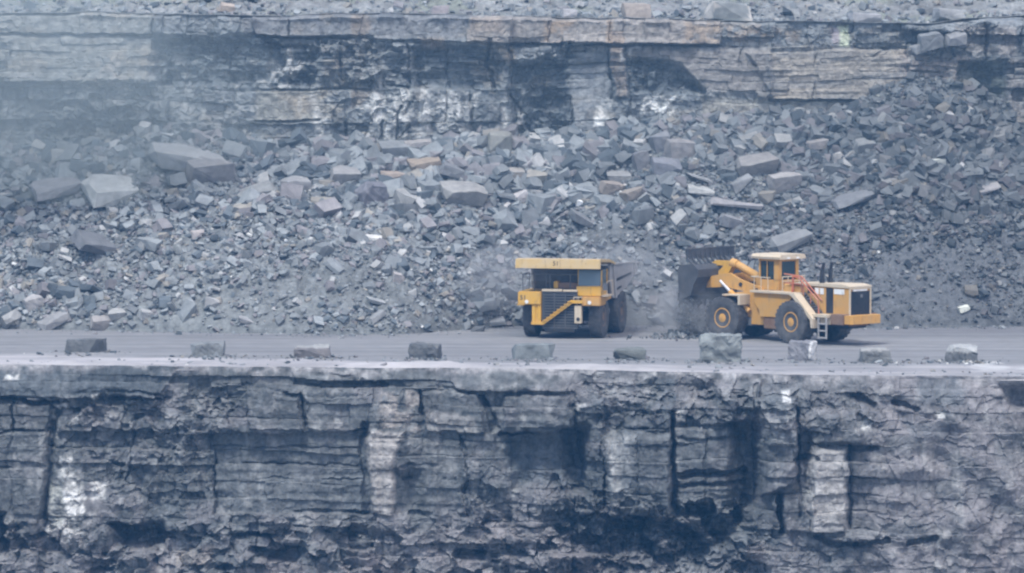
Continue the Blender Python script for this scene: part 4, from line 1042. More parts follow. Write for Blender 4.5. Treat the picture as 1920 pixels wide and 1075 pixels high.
for i, (u0, u1, v0, v1, c, cuts, jit, lab) in enumerate(EDGE):
    x, y = G((u0 + u1) / 2, v1 - 2)
    k = (y + DIST) / FPX
    w, h = (u1 - u0) * k, (v1 - v0) * k
    V, F = hull_rock(random.Random(160 + i), (w, w * 0.75, h * 1.05), cuts + 2, jit * 0.8, 0.11, 3, 60 + i)
    o = set_boulder(V, F, c, seed=60 + i, varc=0.25)
    o.location = (x, y + w * 0.3, h * 0.44); o.rotation_euler = (0, 0, R((-6, 8, 5, -10, 6, -5, 4, -20, 7, -6)[i]))
    n_ = len(o.data.vertices); at = o.data.color_attributes['col']
    cc = np.empty(n_ * 4, np.float32); at.data.foreach_get('color', cc); cc = cc.reshape(-1, 4)
    if i in (2, 8, 9):                                   # paler tops: dust, and top light painted into the colour
        m_ = V[:, 2] > h * (0.36 if i != 9 else 0.12)
        cc[m_, :3] = (0.27, 0.27, 0.265) if i != 9 else (0.31, 0.315, 0.315)
    if i == 7:  # light catching the right edge, painted white into the colour
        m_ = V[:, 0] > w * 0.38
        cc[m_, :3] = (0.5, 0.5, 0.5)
    at.data.foreach_set('color', cc.ravel())
    tag(o, lab, 'boulder', 'boulders set along the bench edge')
for (u, v, w, h, lab) in ((896, 617, 28, 11, 'small dark boulder on the road left of the truck, by the bank toe'), (1698, 612, 11, 9, 'tiny dark stone on the road right of the loader')):
    x, y = G(u, v + h / 2); k = (y + DIST) / FPX
    V, F = hull_rock(random.Random(int(u)), (w * k, w * k * .8, h * k), 3, .14, .05, 2, 5)
    o = set_boulder(V, F, (0.12, 0.125, 0.13), seed=int(u)); o.location = (x, y, h * k * .45)
    tag(o, lab, 'boulder')

# small stones strewn on the bench: round the boulders, along the lip and by the toe of the bank
rs = np.random.RandomState(51)
items = []
for n in range(2600):
    q = rs.rand()
    if q < 0.40:
        b = EDGE[rs.randint(len(EDGE))]
        x, y = G(rs.normal((b[0] + b[1]) / 2, 40), b[3]); y += rs.normal(0.4, 1.2)
    elif q < 0.62:
        x = rs.uniform(-35, 35); y = float(edge_y(x)) + 0.5 + abs(rs.normal(0, 1.4))
    else:
        x = rs.uniform(-36, 36); y = float(toe_y(x)) + 0.5 - abs(rs.normal(0, 1.5))
    s = min(0.45, 0.10 * math.exp(rs.normal(0, 0.6)))
    items.append((int(rs.randint(len(PROTO))), s, rotm(rs.normal(0, .4), rs.normal(0, .4), rs.uniform(0, 6.28)), np.array((x, y, s * 0.12)), stone_tone(rs)))
tag(link('road_debris', rubble_mesh('road_debris', items), M_ROCK), 'small stones strewn over the dusty bench', 'debris', kind='stuff')

# ------------------------------------------------------------------ vehicle building helpers
def bx(bm, x0, x1, y0, y1, z0, z1, bev=0.0):
    r = bmesh.ops.create_cube(bm, size=1.0)
    for w in r['verts']:
        w.co = Vector(((x0 + x1) / 2 + w.co.x * (x1 - x0), (y0 + y1) / 2 + w.co.y * (y1 - y0), (z0 + z1) / 2 + w.co.z * (z1 - z0)))
    if bev:
        es = list({e for w in r['verts'] for e in w.link_edges})
        bmesh.ops.bevel(bm, geom=es, offset=bev, segments=2, affect='EDGES')

def prism(bm, pts, a, b, axis='x'):
    """extrude the polygon pts from a to b along axis; for axis x the points are (y, z), for y (x, z), for z (x, y)"""
    def co(p, t): return {'x': (t, p[0], p[1]), 'y': (p[0], t, p[1]), 'z': (p[0], p[1], t)}[axis]
    va = [bm.verts.new(co(p, a)) for p in pts]; vb = [bm.verts.new(co(p, b)) for p in pts]
    n = len(pts)
    fs = [bm.faces.new(va), bm.faces.new(vb[::-1])] + [bm.faces.new((va[i], vb[i], vb[(i + 1) % n], va[(i + 1) % n])) for i in range(n)]
    bmesh.ops.recalc_face_normals(bm, faces=fs)

def cyl(bm, p0, p1, r0, r1=None, n=14):
    r1 = r0 if r1 is None else r1
    p0, p1 = Vector(p0), Vector(p1)
    d = (p1 - p0)
    m = Matrix.Translation((p0 + p1) / 2) @ d.to_track_quat('Z', 'Y').to_matrix().to_4x4()
    bmesh.ops.create_cone(bm, cap_ends=True, segments=n, radius1=r0, radius2=r1, depth=d.length, matrix=m)

def beam(bm, p0, p1, w, h, up=(0, 0, 1)):
    """rectangular bar from p0 to p1"""
    p0, p1 = Vector(p0), Vector(p1)
    d = p1 - p0; L = d.length; d.normalize()
    s = d.cross(Vector(up)).normalized(); t = s.cross(d)
    vs = []
    for q in (p0, p1):
        for a, b in ((-1, -1), (1, -1), (1, 1), (-1, 1)):
            vs.append(bm.verts.new(q + s * (a * w / 2) + t * (b * h / 2)))
    fs = [bm.faces.new([vs[i] for i in f]) for f in ((0, 1, 2, 3), (7, 6, 5, 4), (0, 4, 5, 1), (1, 5, 6, 2), (2, 6, 7, 3), (3, 7, 4, 0))]
    bmesh.ops.recalc_face_normals(bm, faces=fs)

def rail(bm, pts, r=0.03):
    for a, b in zip(pts[:-1], pts[1:]): cyl(bm, a, b, r, n=8)

def part(name, bm, mat, parent, smooth=None, label=None):
    me = bpy.data.meshes.new(name)
    bm.normal_update(); bm.to_mesh(me); bm.free()
    if smooth:
        for p in me.polygons: p.use_smooth = True
        try: me.set_sharp_from_angle(angle=R(smooth))
        except Exception: pass
    o = link(name, me, mat, parent)
    if label: o['label'] = label
    return o

def mk(name, mat, parent, fn, smooth=None, label=None):
    bm = bmesh.new(); fn(bm)
    return part(name, bm, mat, parent, smooth, label)

def lathe(bm, prof, n=40, axis_x=0.0):
    """revolve (r, x) about the X axis"""
    rings = []
    for r, x in prof:
        rings.append([bm.verts.new((x + axis_x, r * math.cos(2 * math.pi * i / n), r * math.sin(2 * math.pi * i / n))) for i in range(n)])
    fs = []
    for a, b in zip(rings[:-1], rings[1:]):
        for i in range(n): fs.append(bm.faces.new((a[i], a[(i + 1) % n], b[(i + 1) % n], b[i])))
    fs.append(bm.faces.new(rings[0])); fs.append(bm.faces.new(rings[-1][::-1]))
    bmesh.ops.recalc_face_normals(bm, faces=fs)

def wheel(parent, loc, Rr, W, side, rim_mat, rim_r, lugs=30, hub_depth=0.12):
    """wheel > tyre, rim; side = +1 or -1 is the direction of the outer face along x"""
    h = W / 2
    root = bpy.data.objects.new('wheel', None); COL.objects.link(root); root.parent = parent; root.location = loc
    def tyre(bm):
        lathe(bm, [(rim_r, -h * 0.80), (rim_r + 0.10, -h * 0.92), (Rr * 0.80, -h * 1.0), (Rr * 0.95, -h * 0.93), (Rr * 0.985, -h * 0.75),
                   (Rr * 0.985, h * 0.75), (Rr * 0.95, h * 0.93), (Rr * 0.80, h * 1.0), (rim_r + 0.10, h * 0.92), (rim_r, h * 0.80)], 48)
        for i in range(lugs):
            a = 2 * math.pi * i / lugs
            for sd, off in ((-1, 0.0), (1, math.pi / lugs)):
                q = a + off
                c, s = math.cos(q), math.sin(q)
                t = Vector((0, -s, c)); rad = Vector((0, c, s))
                p0 = rad * (Rr * 0.985) + Vector((sd * h * 0.08, 0, 0)); p1 = rad * (Rr * 0.955) + Vector((sd * h * 0.96, 0, 0)) + t * 0.10
                beam(bm, p0, p1, 0.13, 0.07, rad)
    mk('tyre', M_TYRE, root, tyre, 35)
    def rimf(bm):
        s = side
        prof = [(rim_r * 1.02, -s * h * 0.78), (rim_r * 1.02, s * h * 0.80), (rim_r * 0.93, s * h * 0.84), (rim_r * 0.85, s * (h * 0.78)), (rim_r * 0.82, s * (h * 0.80 - hub_depth * 0.8)),
                (rim_r * 0.60, s * (h * 0.80 - hub_depth * 0.9)), (rim_r * 0.52, s * (h * 0.80 - hub_depth * 0.1)), (rim_r * 0.18, s * (h * 0.80 + hub_depth * 0.3))]
        lathe(bm, prof, 32)
        for i in range(12):
            a = 2 * math.pi * i / 12
            p = Vector((s * (h * 0.80 - hub_depth * 0.9), rim_r * .70 * math.cos(a), rim_r * .66 * math.sin(a)))
            cyl(bm, p, p + Vector((s * 0.05, 0, 0)), 0.03, n=6)
    mk('rim', rim_mat, root, rimf, 30)
    return root

def text_part(name, body, size, loc, rot, mat, parent, ext=0.006):
    cu = bpy.data.curves.new(name, 'FONT'); cu.body = body; cu.size = size; cu.extrude = ext
    cu.align_x = 'CENTER'; cu.align_y = 'CENTER'
    tmp = bpy.data.objects.new(name + '_curve', cu); COL.objects.link(tmp)
    bpy.context.view_layer.update()
    me = bpy.data.meshes.new_from_object(tmp.evaluated_get(bpy.context.evaluated_depsgraph_get()))
    me.materials.clear()
    bpy.data.objects.remove(tmp)
    o = link(name, me, mat, parent); o.location = loc; o.rotation_euler = rot
    return o

# ------------------------------------------------------------------ dump truck (local: front towards -y, its left side towards +x)
def build_truck():
    x, y = G(1061, 632)
    t = bpy.data.objects.new('dump_truck', None); COL.objects.link(t)
    t.location = (x, y, 0); t.rotation_euler = (0, 0, -R(14))
    tag(t, 'yellow rigid dump truck facing the camera, number 51 on its canopy', 'dump truck')
    TR, TW = 1.34, 0.76
    for sx in (-1, 1):
        wheel(t, (sx * 2.12, 0, TR), TR, TW, sx, M_BROWN, 0.64, 30)
        wheel(t, (sx * 2.25, 4.55, TR), TR, TW, sx, M_BROWN, 0.64, 30)
        wheel(t, (sx * 1.40, 4.55, TR), TR, TW, sx, M_BLACK, 0.64, 30)
    def chassis(bm):
        for sx in (-0.75, 0.75): bx(bm, sx - 0.2, sx + 0.2, -1.3, 7.2, 1.0, 1.75, 0.03)
        bx(bm, -1.55, 1.55, -0.3, 0.3, 1.05, 1.55, 0.03); bx(bm, -1.0, 1.0, 4.2, 4.9, 0.9, 1.7, 0.1)
        bx(bm, -0.9, 0.9, -1.2, 1.0, 0.75, 1.3, 0.05)
        cyl(bm, (-1.7, 0, TR), (1.7, 0, TR), 0.28); cyl(bm, (-1.1, 4.55, TR), (1.1, 4.55, TR), 0.42)
    mk('chassis', M_BLACK, t, chassis)
    def grille(bm):
        bx(bm, -1.12, -1.02, -1.70, -1.2, 0.62, 2.92, 0.02); bx(bm, 1.04, 1.14, -1.70, -1.2, 0.62, 2.92, 0.02); bx(bm, -1.02, 1.04, -1.70, -1.2, 0.62, 0.74); bx(bm, -1.02, 1.04, -1.70, -1.2, 2.82, 2.92)
        for i in range(12):
            z = 0.84 + i * 0.172
            beam(bm, (-1.02, -1.68, z), (1.04, -1.68, z), 0.07, 0.085)
        for xx in (-0.34, 0.36): bx(bm, xx - 0.03, xx + 0.03, -1.74, -1.66, 0.7, 2.86)
    rg = mk('radiator_grille', M_GRILLE, t, grille)
    mk('radiator_core', M_BLACK, rg, lambda bm: bx(bm, -1.02, 1.04, -1.60, -1.22, 0.74, 2.82))
    mk('hood_cap', M_PALE, t, lambda bm: (bx(bm, -1.13, 0.18, -1.78, -1.2, 2.94, 3.09, 0.03), bx(bm, 0.22, 1.15, -1.78, -1.2, 2.94, 3.07, 0.03)))
    mk('engine_hood', M_BODY, t, lambda bm: bx(bm, -1.1, 1.05, -1.19, 0.9, 1.4, 2.92, 0.05))
    # bumper and fender boxes
    def fl(bm):
        bx(bm, -2.62, -1.15, -1.95, -0.2, 2.12, 2.93, 0.05)
        bx(bm, -2.66, -2.2, -1.98, -1.4, 2.08, 2.14, 0.0)
        prism(bm, [(-0.2, 2.93), (-0.2, 2.6), (1.3, 2.6), (1.3, 2.93)], -2.62, -1.15, 'x')
    mk('fender_deck', M_YEL, t, fl)
    text_part('number_marking', '51', 0.42, (-2.28, -1.957, 2.55), (R(90), 0, 0), M_BLACK, t)
    def fr(bm):
        bx(bm, 1.42, 2.62, -1.85, -0.2, 2.08, 2.66, 0.05)
        prism(bm, [(-0.2, 2.66), (-0.2, 2.3), (1.3, 2.4), (1.3, 2.66)], 1.2, 2.62, 'x')
    mk('fender_deck', M_ORA, t, fr, label='dusty orange-yellow front fender deck under the cab')
    def colL(bm):
        bx(bm, -1.74, -1.52, -1.86, -1.5, 1.02, 2.12, 0.02); bx(bm, -1.36, -1.16, -1.86, -1.5, 1.02, 2.12, 0.02)
        bx(bm, -1.53, -1.35, -1.80, -1.6, 1.05, 2.12); bx(bm, -1.78, -0.98, -1.95, -1.5, 0.86, 1.06, 0.03)
    mk('front_ladder_post', M_YEL, t, colL)
    def stair(bm):
        beam(bm, (-1.02, -1.86, 0.98), (0.80, -1.86, 2.32), 0.16, 0.20)
        beam(bm, (0.74, -1.86, 2.34), (1.52, -1.86, 2.34), 0.16, 0.2)
        for i in range(8):
            f = (i + 0.5) / 8
            px, pz = -1.0 + 1.8 * f, 0.98 + 1.34 * f
            bx(bm, px - 0.12, px + 0.12, -2.02, -1.76, pz + 0.08, pz + 0.12)
    mk('stairway', M_YEL, t, stair)
    mk('stair_handrail', M_PALE, t, lambda bm: (rail(bm, [(0.95, -1.9, 2.62), (1.5, -1.9, 2.62)], 0.03), rail(bm, [(0.95, -1.9, 2.36), (0.95, -1.9, 2.62)], 0.025), rail(bm, [(1.25, -1.9, 2.36), (1.25, -1.9, 2.62)], 0.025)))
    def tow(bm):
        bx(bm, 0.98, 1.42, -1.84, -1.45, 0.98, 2.1, 0.03)
    mk('tow_bracket', M_PALE, t, tow)
    mk('tow_eye', M_BLACK, t, lambda bm: cyl(bm, (1.22, -1.87, 1.25), (1.22, -1.83, 1.25), 0.12))
    mk('front_bumper', M_BLACK, t, lambda bm: bx(bm, -0.98, 0.96, -1.70, -1.3, 0.40, 0.68, 0.03))
    for sx in (-2.05, 1.95):
        mk('headlight', M_WHITE, t, lambda bm: cyl(bm, (sx, -1.97 if sx < 0 else -1.87, 2.3), (sx, -1.9, 2.3), 0.12))
    # cab on the truck's left (right in the photo)
    cab = mk('cab', M_YEL, t, lambda bm: (bx(bm, 1.05, 2.62, -1.62, 0.25, 2.68, 3.30, 0.03), bx(bm, 1.06, 1.14, -1.30, 0.2, 3.30, 4.32), bx(bm, 2.53, 2.61, -1.30, -1.2, 3.30, 4.32),
                                          bx(bm, 2.53, 2.61, 0.1, 0.2, 3.30, 4.32), bx(bm, 1.05, 2.62, 0.12, 0.22, 3.3, 4.32)))
    mk('cab_roof', M_BLACK, cab, lambda bm: bx(bm, 1.0, 2.66, -1.5, 0.28, 4.32, 4.40, 0.02))
    mk('windscreen', M_GLASS, cab, lambda bm: prism(bm, [(-1.44, 3.31), (-1.40, 3.31), (-1.27, 4.31), (-1.31, 4.31)], 1.14, 2.55, 'x'))
    mk('side_window', M_DGLASS, cab, lambda bm: bx(bm, 2.56, 2.59, -1.2, 0.1, 3.31, 4.31))
    mk('cab_platform', M_PALE, t, lambda bm: (bx(bm, 2.62, 3.0, -1.4, 0.3, 2.66, 2.74), rail(bm, [(2.95, -1.35, 2.7), (2.95, -1.35, 3.6), (2.95, 0.25, 3.6), (2.95, 0.25, 2.7)], 0.025)))
    mk('mirror', M_STEEL, t, lambda bm: (bx(bm, 2.72, 3.0, -1.5, -1.45, 3.05, 3.5, 0.02), rail(bm, [(2.6, -1.4, 3.3), (2.75, -1.47, 3.3)], 0.02)))
    # deck gear
    mk('air_filter_box', M_BROWN, t, lambda bm: bx(bm, -0.22, 1.03, -1.15, -0.5, 3.10, 3.48, 0.05))
    mk('hydraulic_tank', M_YEL, t, lambda bm: bx(bm, -0.52, -0.22, -1.2, -0.6, 3.10, 3.56, 0.05))
    def rails(bm):
        for xx in (-2.5, -1.75, -1.0, -0.75, 0.55):
            rail(bm, [(xx, -1.15, 2.93), (xx, -1.15, 3.98)], 0.032)
        rail(bm, [(-2.5, -1.15, 3.98), (1.0, -1.15, 3.98)], 0.03)
        rail(bm, [(-1.0, -1.15, 3.48), (-0.75, -1.15, 3.48)], 0.03)
        rail(bm, [(-2.5, -1.15, 3.98), (-2.5, 0.6, 3.98), (-2.5, 0.6, 2.93)], 0.03)
    mk('deck_handrail', M_STEEL, t, rails)
    # dump body
    def canopy(bm):
        prism(bm, [(-2.35, 4.42), (-2.28, 4.98), (-2.20, 5.00), (0.6, 4.86), (2.1, 4.60), (2.1, 4.46), (0.6, 4.70), (-2.05, 4.84), (-2.12, 4.42)], -2.68, 2.72, 'x')
    body = bpy.data.objects.new('dump_body', None); COL.objects.link(body); body.parent = t
    mk('canopy', M_FADED, body, canopy)
    mk('canopy_top', M_PALE, body, lambda bm: prism(bm, [(-2.1, 5.0), (-2.1, 5.03), (0.6, 4.895), (2.05, 4.645), (2.05, 4.615), (0.6, 4.865)], -2.6, 2.64, 'x'))  # paler sheet: light on the canopy top put into its colour
    text_part('number_marking', '51', 0.40, (-0.10, -2.322, 4.72), (R(83), 0, 0), M_BLACK, body)
    side = [(1.2, 4.45), (8.6, 4.22), (8.7, 3.62), (5.9, 2.80), (2.6, 2.30), (1.9, 2.45), (1.3, 3.4)]
    mk('side_wall', M_BODY, body, lambda bm: prism(bm, side, 2.42, 2.55, 'x'))
    mk('side_wall', M_BODY, body, lambda bm: prism(bm, side, -2.55, -2.42, 'x'))
    mk('floor_plate', M_BODY, body, lambda bm: (prism(bm, [(1.9, 2.45), (2.6, 2.30), (5.9, 2.80), (8.7, 3.62), (8.7, 3.76), (5.85, 2.95), (2.6, 2.45), (2.0, 2.6)], -2.41, 2.41, 'x')))
    mk('head_wall', M_STEEL, body, lambda bm: prism(bm, [(1.3, 3.4), (1.2, 4.44), (1.35, 4.44), (2.05, 2.62), (1.9, 2.45)], -2.41, 2.41, 'x'))
    def ribs(bm):
        prism(bm, [(1.8, 4.42), (2.3, 4.41), (2.9, 2.36), (2.45, 2.33)], 2.56, 2.66, 'x')
        prism(bm, [(8.0, 4.23), (8.58, 4.22), (8.68, 3.63), (8.05, 3.46)], 2.56, 2.66, 'x')
        prism(bm, [(1.2, 4.46), (8.6, 4.23), (8.6, 4.33), (1.2, 4.56)], 2.40, 2.62, 'x')
    mk('side_rib', M_BODY, body, ribs)
    mk('side_slot', M_BLACK, body, lambda bm: (prism(bm, [(2.7, 3.52), (7.3, 3.72), (7.3, 3.58), (2.7, 3.34)], 2.555, 2.58, 'x'), prism(bm, [(3.0, 2.92), (4.4, 3.02), (4.4, 2.90), (3.0, 2.78)], 2.555, 2.58, 'x')))
    mk('hoist_cylinder', M_STEEL, t, lambda bm: (cyl(bm, (0.95, 2.1, 1.6), (0.95, 3.1, 2.6), 0.16), cyl(bm, (-0.95, 2.1, 1.6), (-0.95, 3.1, 2.6), 0.16)))
    mk('fuel_tank', M_STEEL, t, lambda bm: cyl(bm, (1.7, 1.8, 1.5), (1.7, 2.9, 1.5), 0.48))
    # load heaped in the body
    V, F = hull_rock(random.Random(5), (4.2, 4.2, 0.9), 5, .2, .05, 2, 77)
    return t
build_truck()

# ------------------------------------------------------------------ wheel loader (local: forward +y, right +x, rear axle at y = 0)
def build_loader():
    x, y = G(1526, 642)
    t = bpy.data.objects.new('wheel_loader', None); COL.objects.link(t)
    t.location = (x, y, 0); t.rotation_euler = (0, 0, R(42))
    tag(t, 'dusty orange-yellow wheel loader seen from behind, tipping its raised bucket toward the rubble bank', 'wheel loader')
    TR, TW = 1.34, 1.05
    for sx in (-1, 1): wheel(t, (sx * 1.62, 0, TR), TR, TW, sx, M_ORA, 0.62, 26, 0.16)
    # rear frame
    mk('rear_frame', M_BLACK, t, lambda bm: (bx(bm, -0.85, 0.85, -3.7, 2.5, 1.05, 1.75, 0.05), bx(bm, -1.1, 1.1, -0.4, 0.4, 1.0, 1.7, 0.05), cyl(bm, (-1.3, 0, TR), (1.3, 0, TR), 0.36),
                                             bx(bm, -0.95, 0.95, 1.3, 2.7, 0.55, 1.2, 0.1)))
    def panels(bm):
        pts = [(1.05, 1.55), (1.05, 2.05), (0.75, 2.55), (0.35, 2.85), (0.2, 2.97), (3.75, 2.97), (3.75, 2.35), (3.3, 1.9), (3.3, 1.5)]
        prism(bm, pts, -1.48, -1.30, 'x'); prism(bm, pts, 1.30, 1.48, 'x')
        bx(bm, -1.30, 1.30, 1.2, 3.2, 1.6, 2.96)
    mk('side_panel', M_ORA, t, panels)
    mk('belly_tank', M_BROWN, t, lambda bm: bx(bm, -1.42, -0.8, 1.6, 3.0, 0.75, 1.5, 0.06))
    # hood
    def hood(bm):
        prism(bm, [(-0.92, 1.85), (-0.92, 3.48), (-0.80, 3.60), (0.80, 3.60), (0.92, 3.48), (0.92, 1.85)], -3.88, 1.7, 'y')
    hd = mk('engine_hood', M_ORA, t, hood)
    mk('hood_top', M_PALE, hd, lambda bm: prism(bm, [(-3.95, 3.54), (-3.95, 3.66), (-3.3, 3.76), (-1.6, 3.74), (1.2, 3.66), (1.2, 3.58)], -0.98, 0.98, 'x'))  # bright upper side of the hood painted in as paler colour
    def grl(bm):
        bx(bm, -0.84, 0.84, -3.93, -3.885, 1.90, 3.34)
        for i in range(12): bx(bm, -0.80, 0.80, -3.95, -3.93, 2.03 + i * 0.105, 2.06 + i * 0.105)
    mk('radiator_grille', M_BLACK, hd, grl)
    mk('grille_frame', M_PALE, hd, lambda bm: (bx(bm, -0.94, -0.845, -3.97, -3.885, 1.88, 3.5), bx(bm, 0.845, 0.94, -3.97, -3.885, 1.88, 3.5), bx(bm, -0.845, 0.845, -3.96, -3.885, 3.46, 3.52)))
    mk('grille_header', M_WHITE, hd, lambda bm: bx(bm, -0.62, 0.60, -3.95, -3.885, 3.35, 3.45))
    mk('grille_badge', M_STEEL, hd, lambda bm: bx(bm, 0.0, 0.2, -3.965, -3.952, 2.95, 3.15))
    mk('hood_louvre', M_BLACK, hd, lambda bm: bx(bm, -0.935, -0.925, -2.55, -1.95, 1.95, 3.50))
    mk('hood_louvre', M_BLACK, hd, lambda bm: bx(bm, -0.935, -0.925, -0.95, -0.35, 3.1, 3.48))
    mk('white_sign_plate', M_WHITE, hd, lambda bm: bx(bm, -0.945, -0.93, -1.32, -1.0, 3.08, 3.46))
    mk('white_sign_plate', M_WHITE, hd, lambda bm: bx(bm, -0.945, -0.93, -1.75, -1.42, 3.08, 3.46))
    mk('white_sign_plate', M_WHITE, hd, lambda bm: bx(bm, -0.945, -0.93, -3.5, -2.62, 3.14, 3.46))
    for sx in (-0.36, 0.36):
        mk('exhaust_stack', M_BLACK, hd, lambda bm: (cyl(bm, (sx, -1.05, 3.7), (sx, -1.05, 4.55), 0.13), cyl(bm, (sx, -1.05, 4.5), (sx, -1.2, 4.98), 0.10), cyl(bm, (sx, -1.05, 3.7), (sx, -1.05, 4.0), 0.17)))
    mk('hood_handrail', M_STEEL, hd, lambda bm: (rail(bm, [(0.8, -2.6, 3.7), (0.8, -2.6, 4.2), (0.8, 0.6, 4.2), (0.8, 0.6, 3.7)], 0.025), rail(bm, [(0.8, -1, 3.7), (0.8, -1, 4.2)], 0.02)))
    # counterweight, and brown boxes added for its shaded, dirty side
    mk('counterweight', M_ORA, t, lambda bm: prism(bm, [(-1.4, -4.4), (-1.28, -4.58), (1.12, -4.58), (1.25, -4.4), (1.3, -3.96), (-1.4, -3.96)], 1.38, 1.90, 'z'))
    mk('counterweight_shaded_side', M_BROWN, t, lambda bm: (bx(bm, -1.5, -0.8, -3.93, -2.85, 1.30, 1.95, 0.04), bx(bm, 0.8, 1.5, -3.93, -2.85, 1.30, 1.95, 0.04), bx(bm, -0.78, 0.78, -3.93, -3.0, 1.2, 1.8)))
    mk('rear_platform', M_PALE, t, lambda bm: (bx(bm, -1.75, -0.95, -2.85, -1.2, 1.72, 1.90, 0.02), bx(bm, -1.5, -0.95, -2.84, -2.0, 1.3, 1.72)))
    def step(bm):
        for yy in (-2.12, -2.78): bx(bm, -1.80, -1.72, yy - 0.05, yy + 0.05, 0.42, 1.72)
        for zz in (0.45, 0.88, 1.30): bx(bm, -1.82, -1.68, -2.78, -2.12, zz, zz + 0.08)
    mk('access_ladder', M_BODY, t, step)
    # platform, stairs, rails
    mk('cab_deck', M_PALE, t, lambda bm: (bx(bm, -1.68, 1.68, 0.1, 3.95, 2.98, 3.12, 0.02)))
    def fend(bm):
        prism(bm, [(0.18, 3.10), (-0.15, 3.10), (-1.78, 1.62), (-1.80, 1.05), (-1.62, 1.05), (-1.55, 1.55), (0.05, 2.93), (0.2, 2.96)], -1.95, -1.32, 'x')
    mk('rear_fender', M_PALE, t, fend)
    mk('rear_fender', M_PALE, t, lambda bm: prism(bm, [(0.18, 3.10), (-0.15, 3.10), (-1.78, 1.62), (-1.62, 1.5), (0.05, 2.93)], 1.32, 1.95, 'x'))
    def stairs(bm):
        for i in range(9):
            f = (i + 0.5) / 9
            yy, zz = -0.15 - 1.6 * f, 3.08 - 1.3 * f
            bx(bm, -1.30, -0.98, yy - 0.11, yy + 0.11, zz, zz + 0.04)
        beam(bm, (-0.97, -0.1, 3.1), (-0.97, -1.75, 1.8), 0.03, 0.16)
    mk('stairway', M_STEEL, t, stairs)
    mk('stair_handrail', M_RED, t, lambda bm: (rail(bm, [(-1.32, 0.6, 3.1), (-1.32, 0.55, 4.1), (-1.32, 0.05, 4.05), (-1.32, -1.65, 2.7), (-1.32, -1.7, 1.85)], 0.045), rail(bm, [(-1.0, 1.6, 4.2), (-1.0, 0.1, 4.1), (-1.0, -1.65, 2.7)], 0.045),
                                               rail(bm, [(-1.32, -0.4, 3.0), (-1.32, -0.4, 3.75)], 0.03), rail(bm, [(-1.32, -1.0, 2.5), (-1.32, -1.0, 3.2)], 0.03), rail(bm, [(-1.0, 0.8, 3.1), (-1.0, 0.8, 4.15)], 0.04), rail(bm, [(-1.0, 0.1, 3.1), (-1.0, 0.1, 4.1)], 0.04), rail(bm, [(-1.0, 1.5, 3.65), (-1.0, 0.1, 3.6)], 0.04)))
    def grid(bm):
        for xx in np.linspace(-1.0, 0.95, 5): rail(bm, [(float(xx), 1.75, 3.12), (float(xx), 1.75, 4.0)], 0.03)
        for zz in (3.42, 3.72, 4.0): rail(bm, [(-1.0, 1.75, zz), (0.95, 1.75, zz)], 0.03)
        for yy in (2.4, 3.0, 3.6): rail(bm, [(-1.62, yy, 3.12), (-1.62, yy, 3.95)], 0.025)
        rail(bm, [(-1.62, 2.2, 3.95), (-1.62, 3.9, 3.95), (-0.9, 3.9, 3.95)], 0.028)
    mk('deck_handrail', M_PALE, t, grid)
    # cab
    def cabf(bm):
        bx(bm, -0.88, 0.88, 2.2, 3.95, 3.12, 3.78, 0.03)
        for (xa, xb, ya, yb) in ((-0.90, -0.60, 2.2, 2.62), (0.62, 0.90, 2.2, 2.5), (-0.88, -0.76, 3.80, 3.95), (0.76, 0.88, 3.80, 3.95)):
            bx(bm, xa, xb, ya, yb, 3.78, 5.05, 0.02)
        bx(bm, -0.89, 0.89, 2.19, 3.96, 4.92, 5.06, 0.02)
    cab = mk('cab', M_ORA, t, cabf)
    def roof(bm):
        prism(bm, [(-1.12, 5.06), (-1.16, 5.20), (-1.0, 5.36), (1.0, 5.36), (1.16, 5.20), (1.12, 5.06)], 1.85, 4.35, 'y')
    mk('roof', M_PALE, cab, roof)  # paler than the cab: light from above painted into the roof
    mk('side_window', M_DGLASS, cab, lambda bm: bx(bm, -0.84, -0.82, 2.62, 3.80, 3.78, 4.92))
    mk('side_window', M_DGLASS, cab, lambda bm: bx(bm, 0.82, 0.84, 2.5, 3.80, 3.78, 4.92))
    mk('rear_window', M_DGLASS, cab, lambda bm: bx(bm, -0.60, 0.62, 2.26, 2.28, 3.78, 4.92))
    mk('windscreen', M_DGLASS, cab, lambda bm: bx(bm, -0.76, 0.76, 3.88, 3.90, 3.78, 4.92))
    mk('cab_door', M_ORA, cab, lambda bm: (bx(bm, -0.91, -0.885, 2.7, 3.7, 3.16, 3.74), bx(bm, -0.90, -0.87, 3.17, 3.23, 3.78, 4.92), bx(bm, -0.93, -0.91, 2.8, 2.95, 3.5, 3.6)))
    mk('rear_light_bar', M_WHITE, cab, lambda bm: (bx(bm, -0.5, -0.25, 1.82, 1.86, 5.08, 5.2), bx(bm, 0.3, 0.55, 1.82, 1.86, 5.08, 5.2)))
    # front frame, turned about the hitch; everything below is placed in world of the loader by this matrix
    FM = Matrix.Translation((0, 2.95, 0)) @ Matrix.Rotation(R(8.4), 4, 'Z')
    def fpart(name, mat, fn, smooth=None, label=None, parent=None):
        o = mk(name, mat, parent or t, fn, smooth, label)
        if parent is None: o.matrix_local = FM
        return o
    for sx in (-1, 1):
        w = wheel(t, (0, 0, 0), TR, TW, sx, M_ORA, 0.62, 26, 0.16)
        w.matrix_local = FM @ Matrix.Translation((sx * 1.62, 2.95, TR))
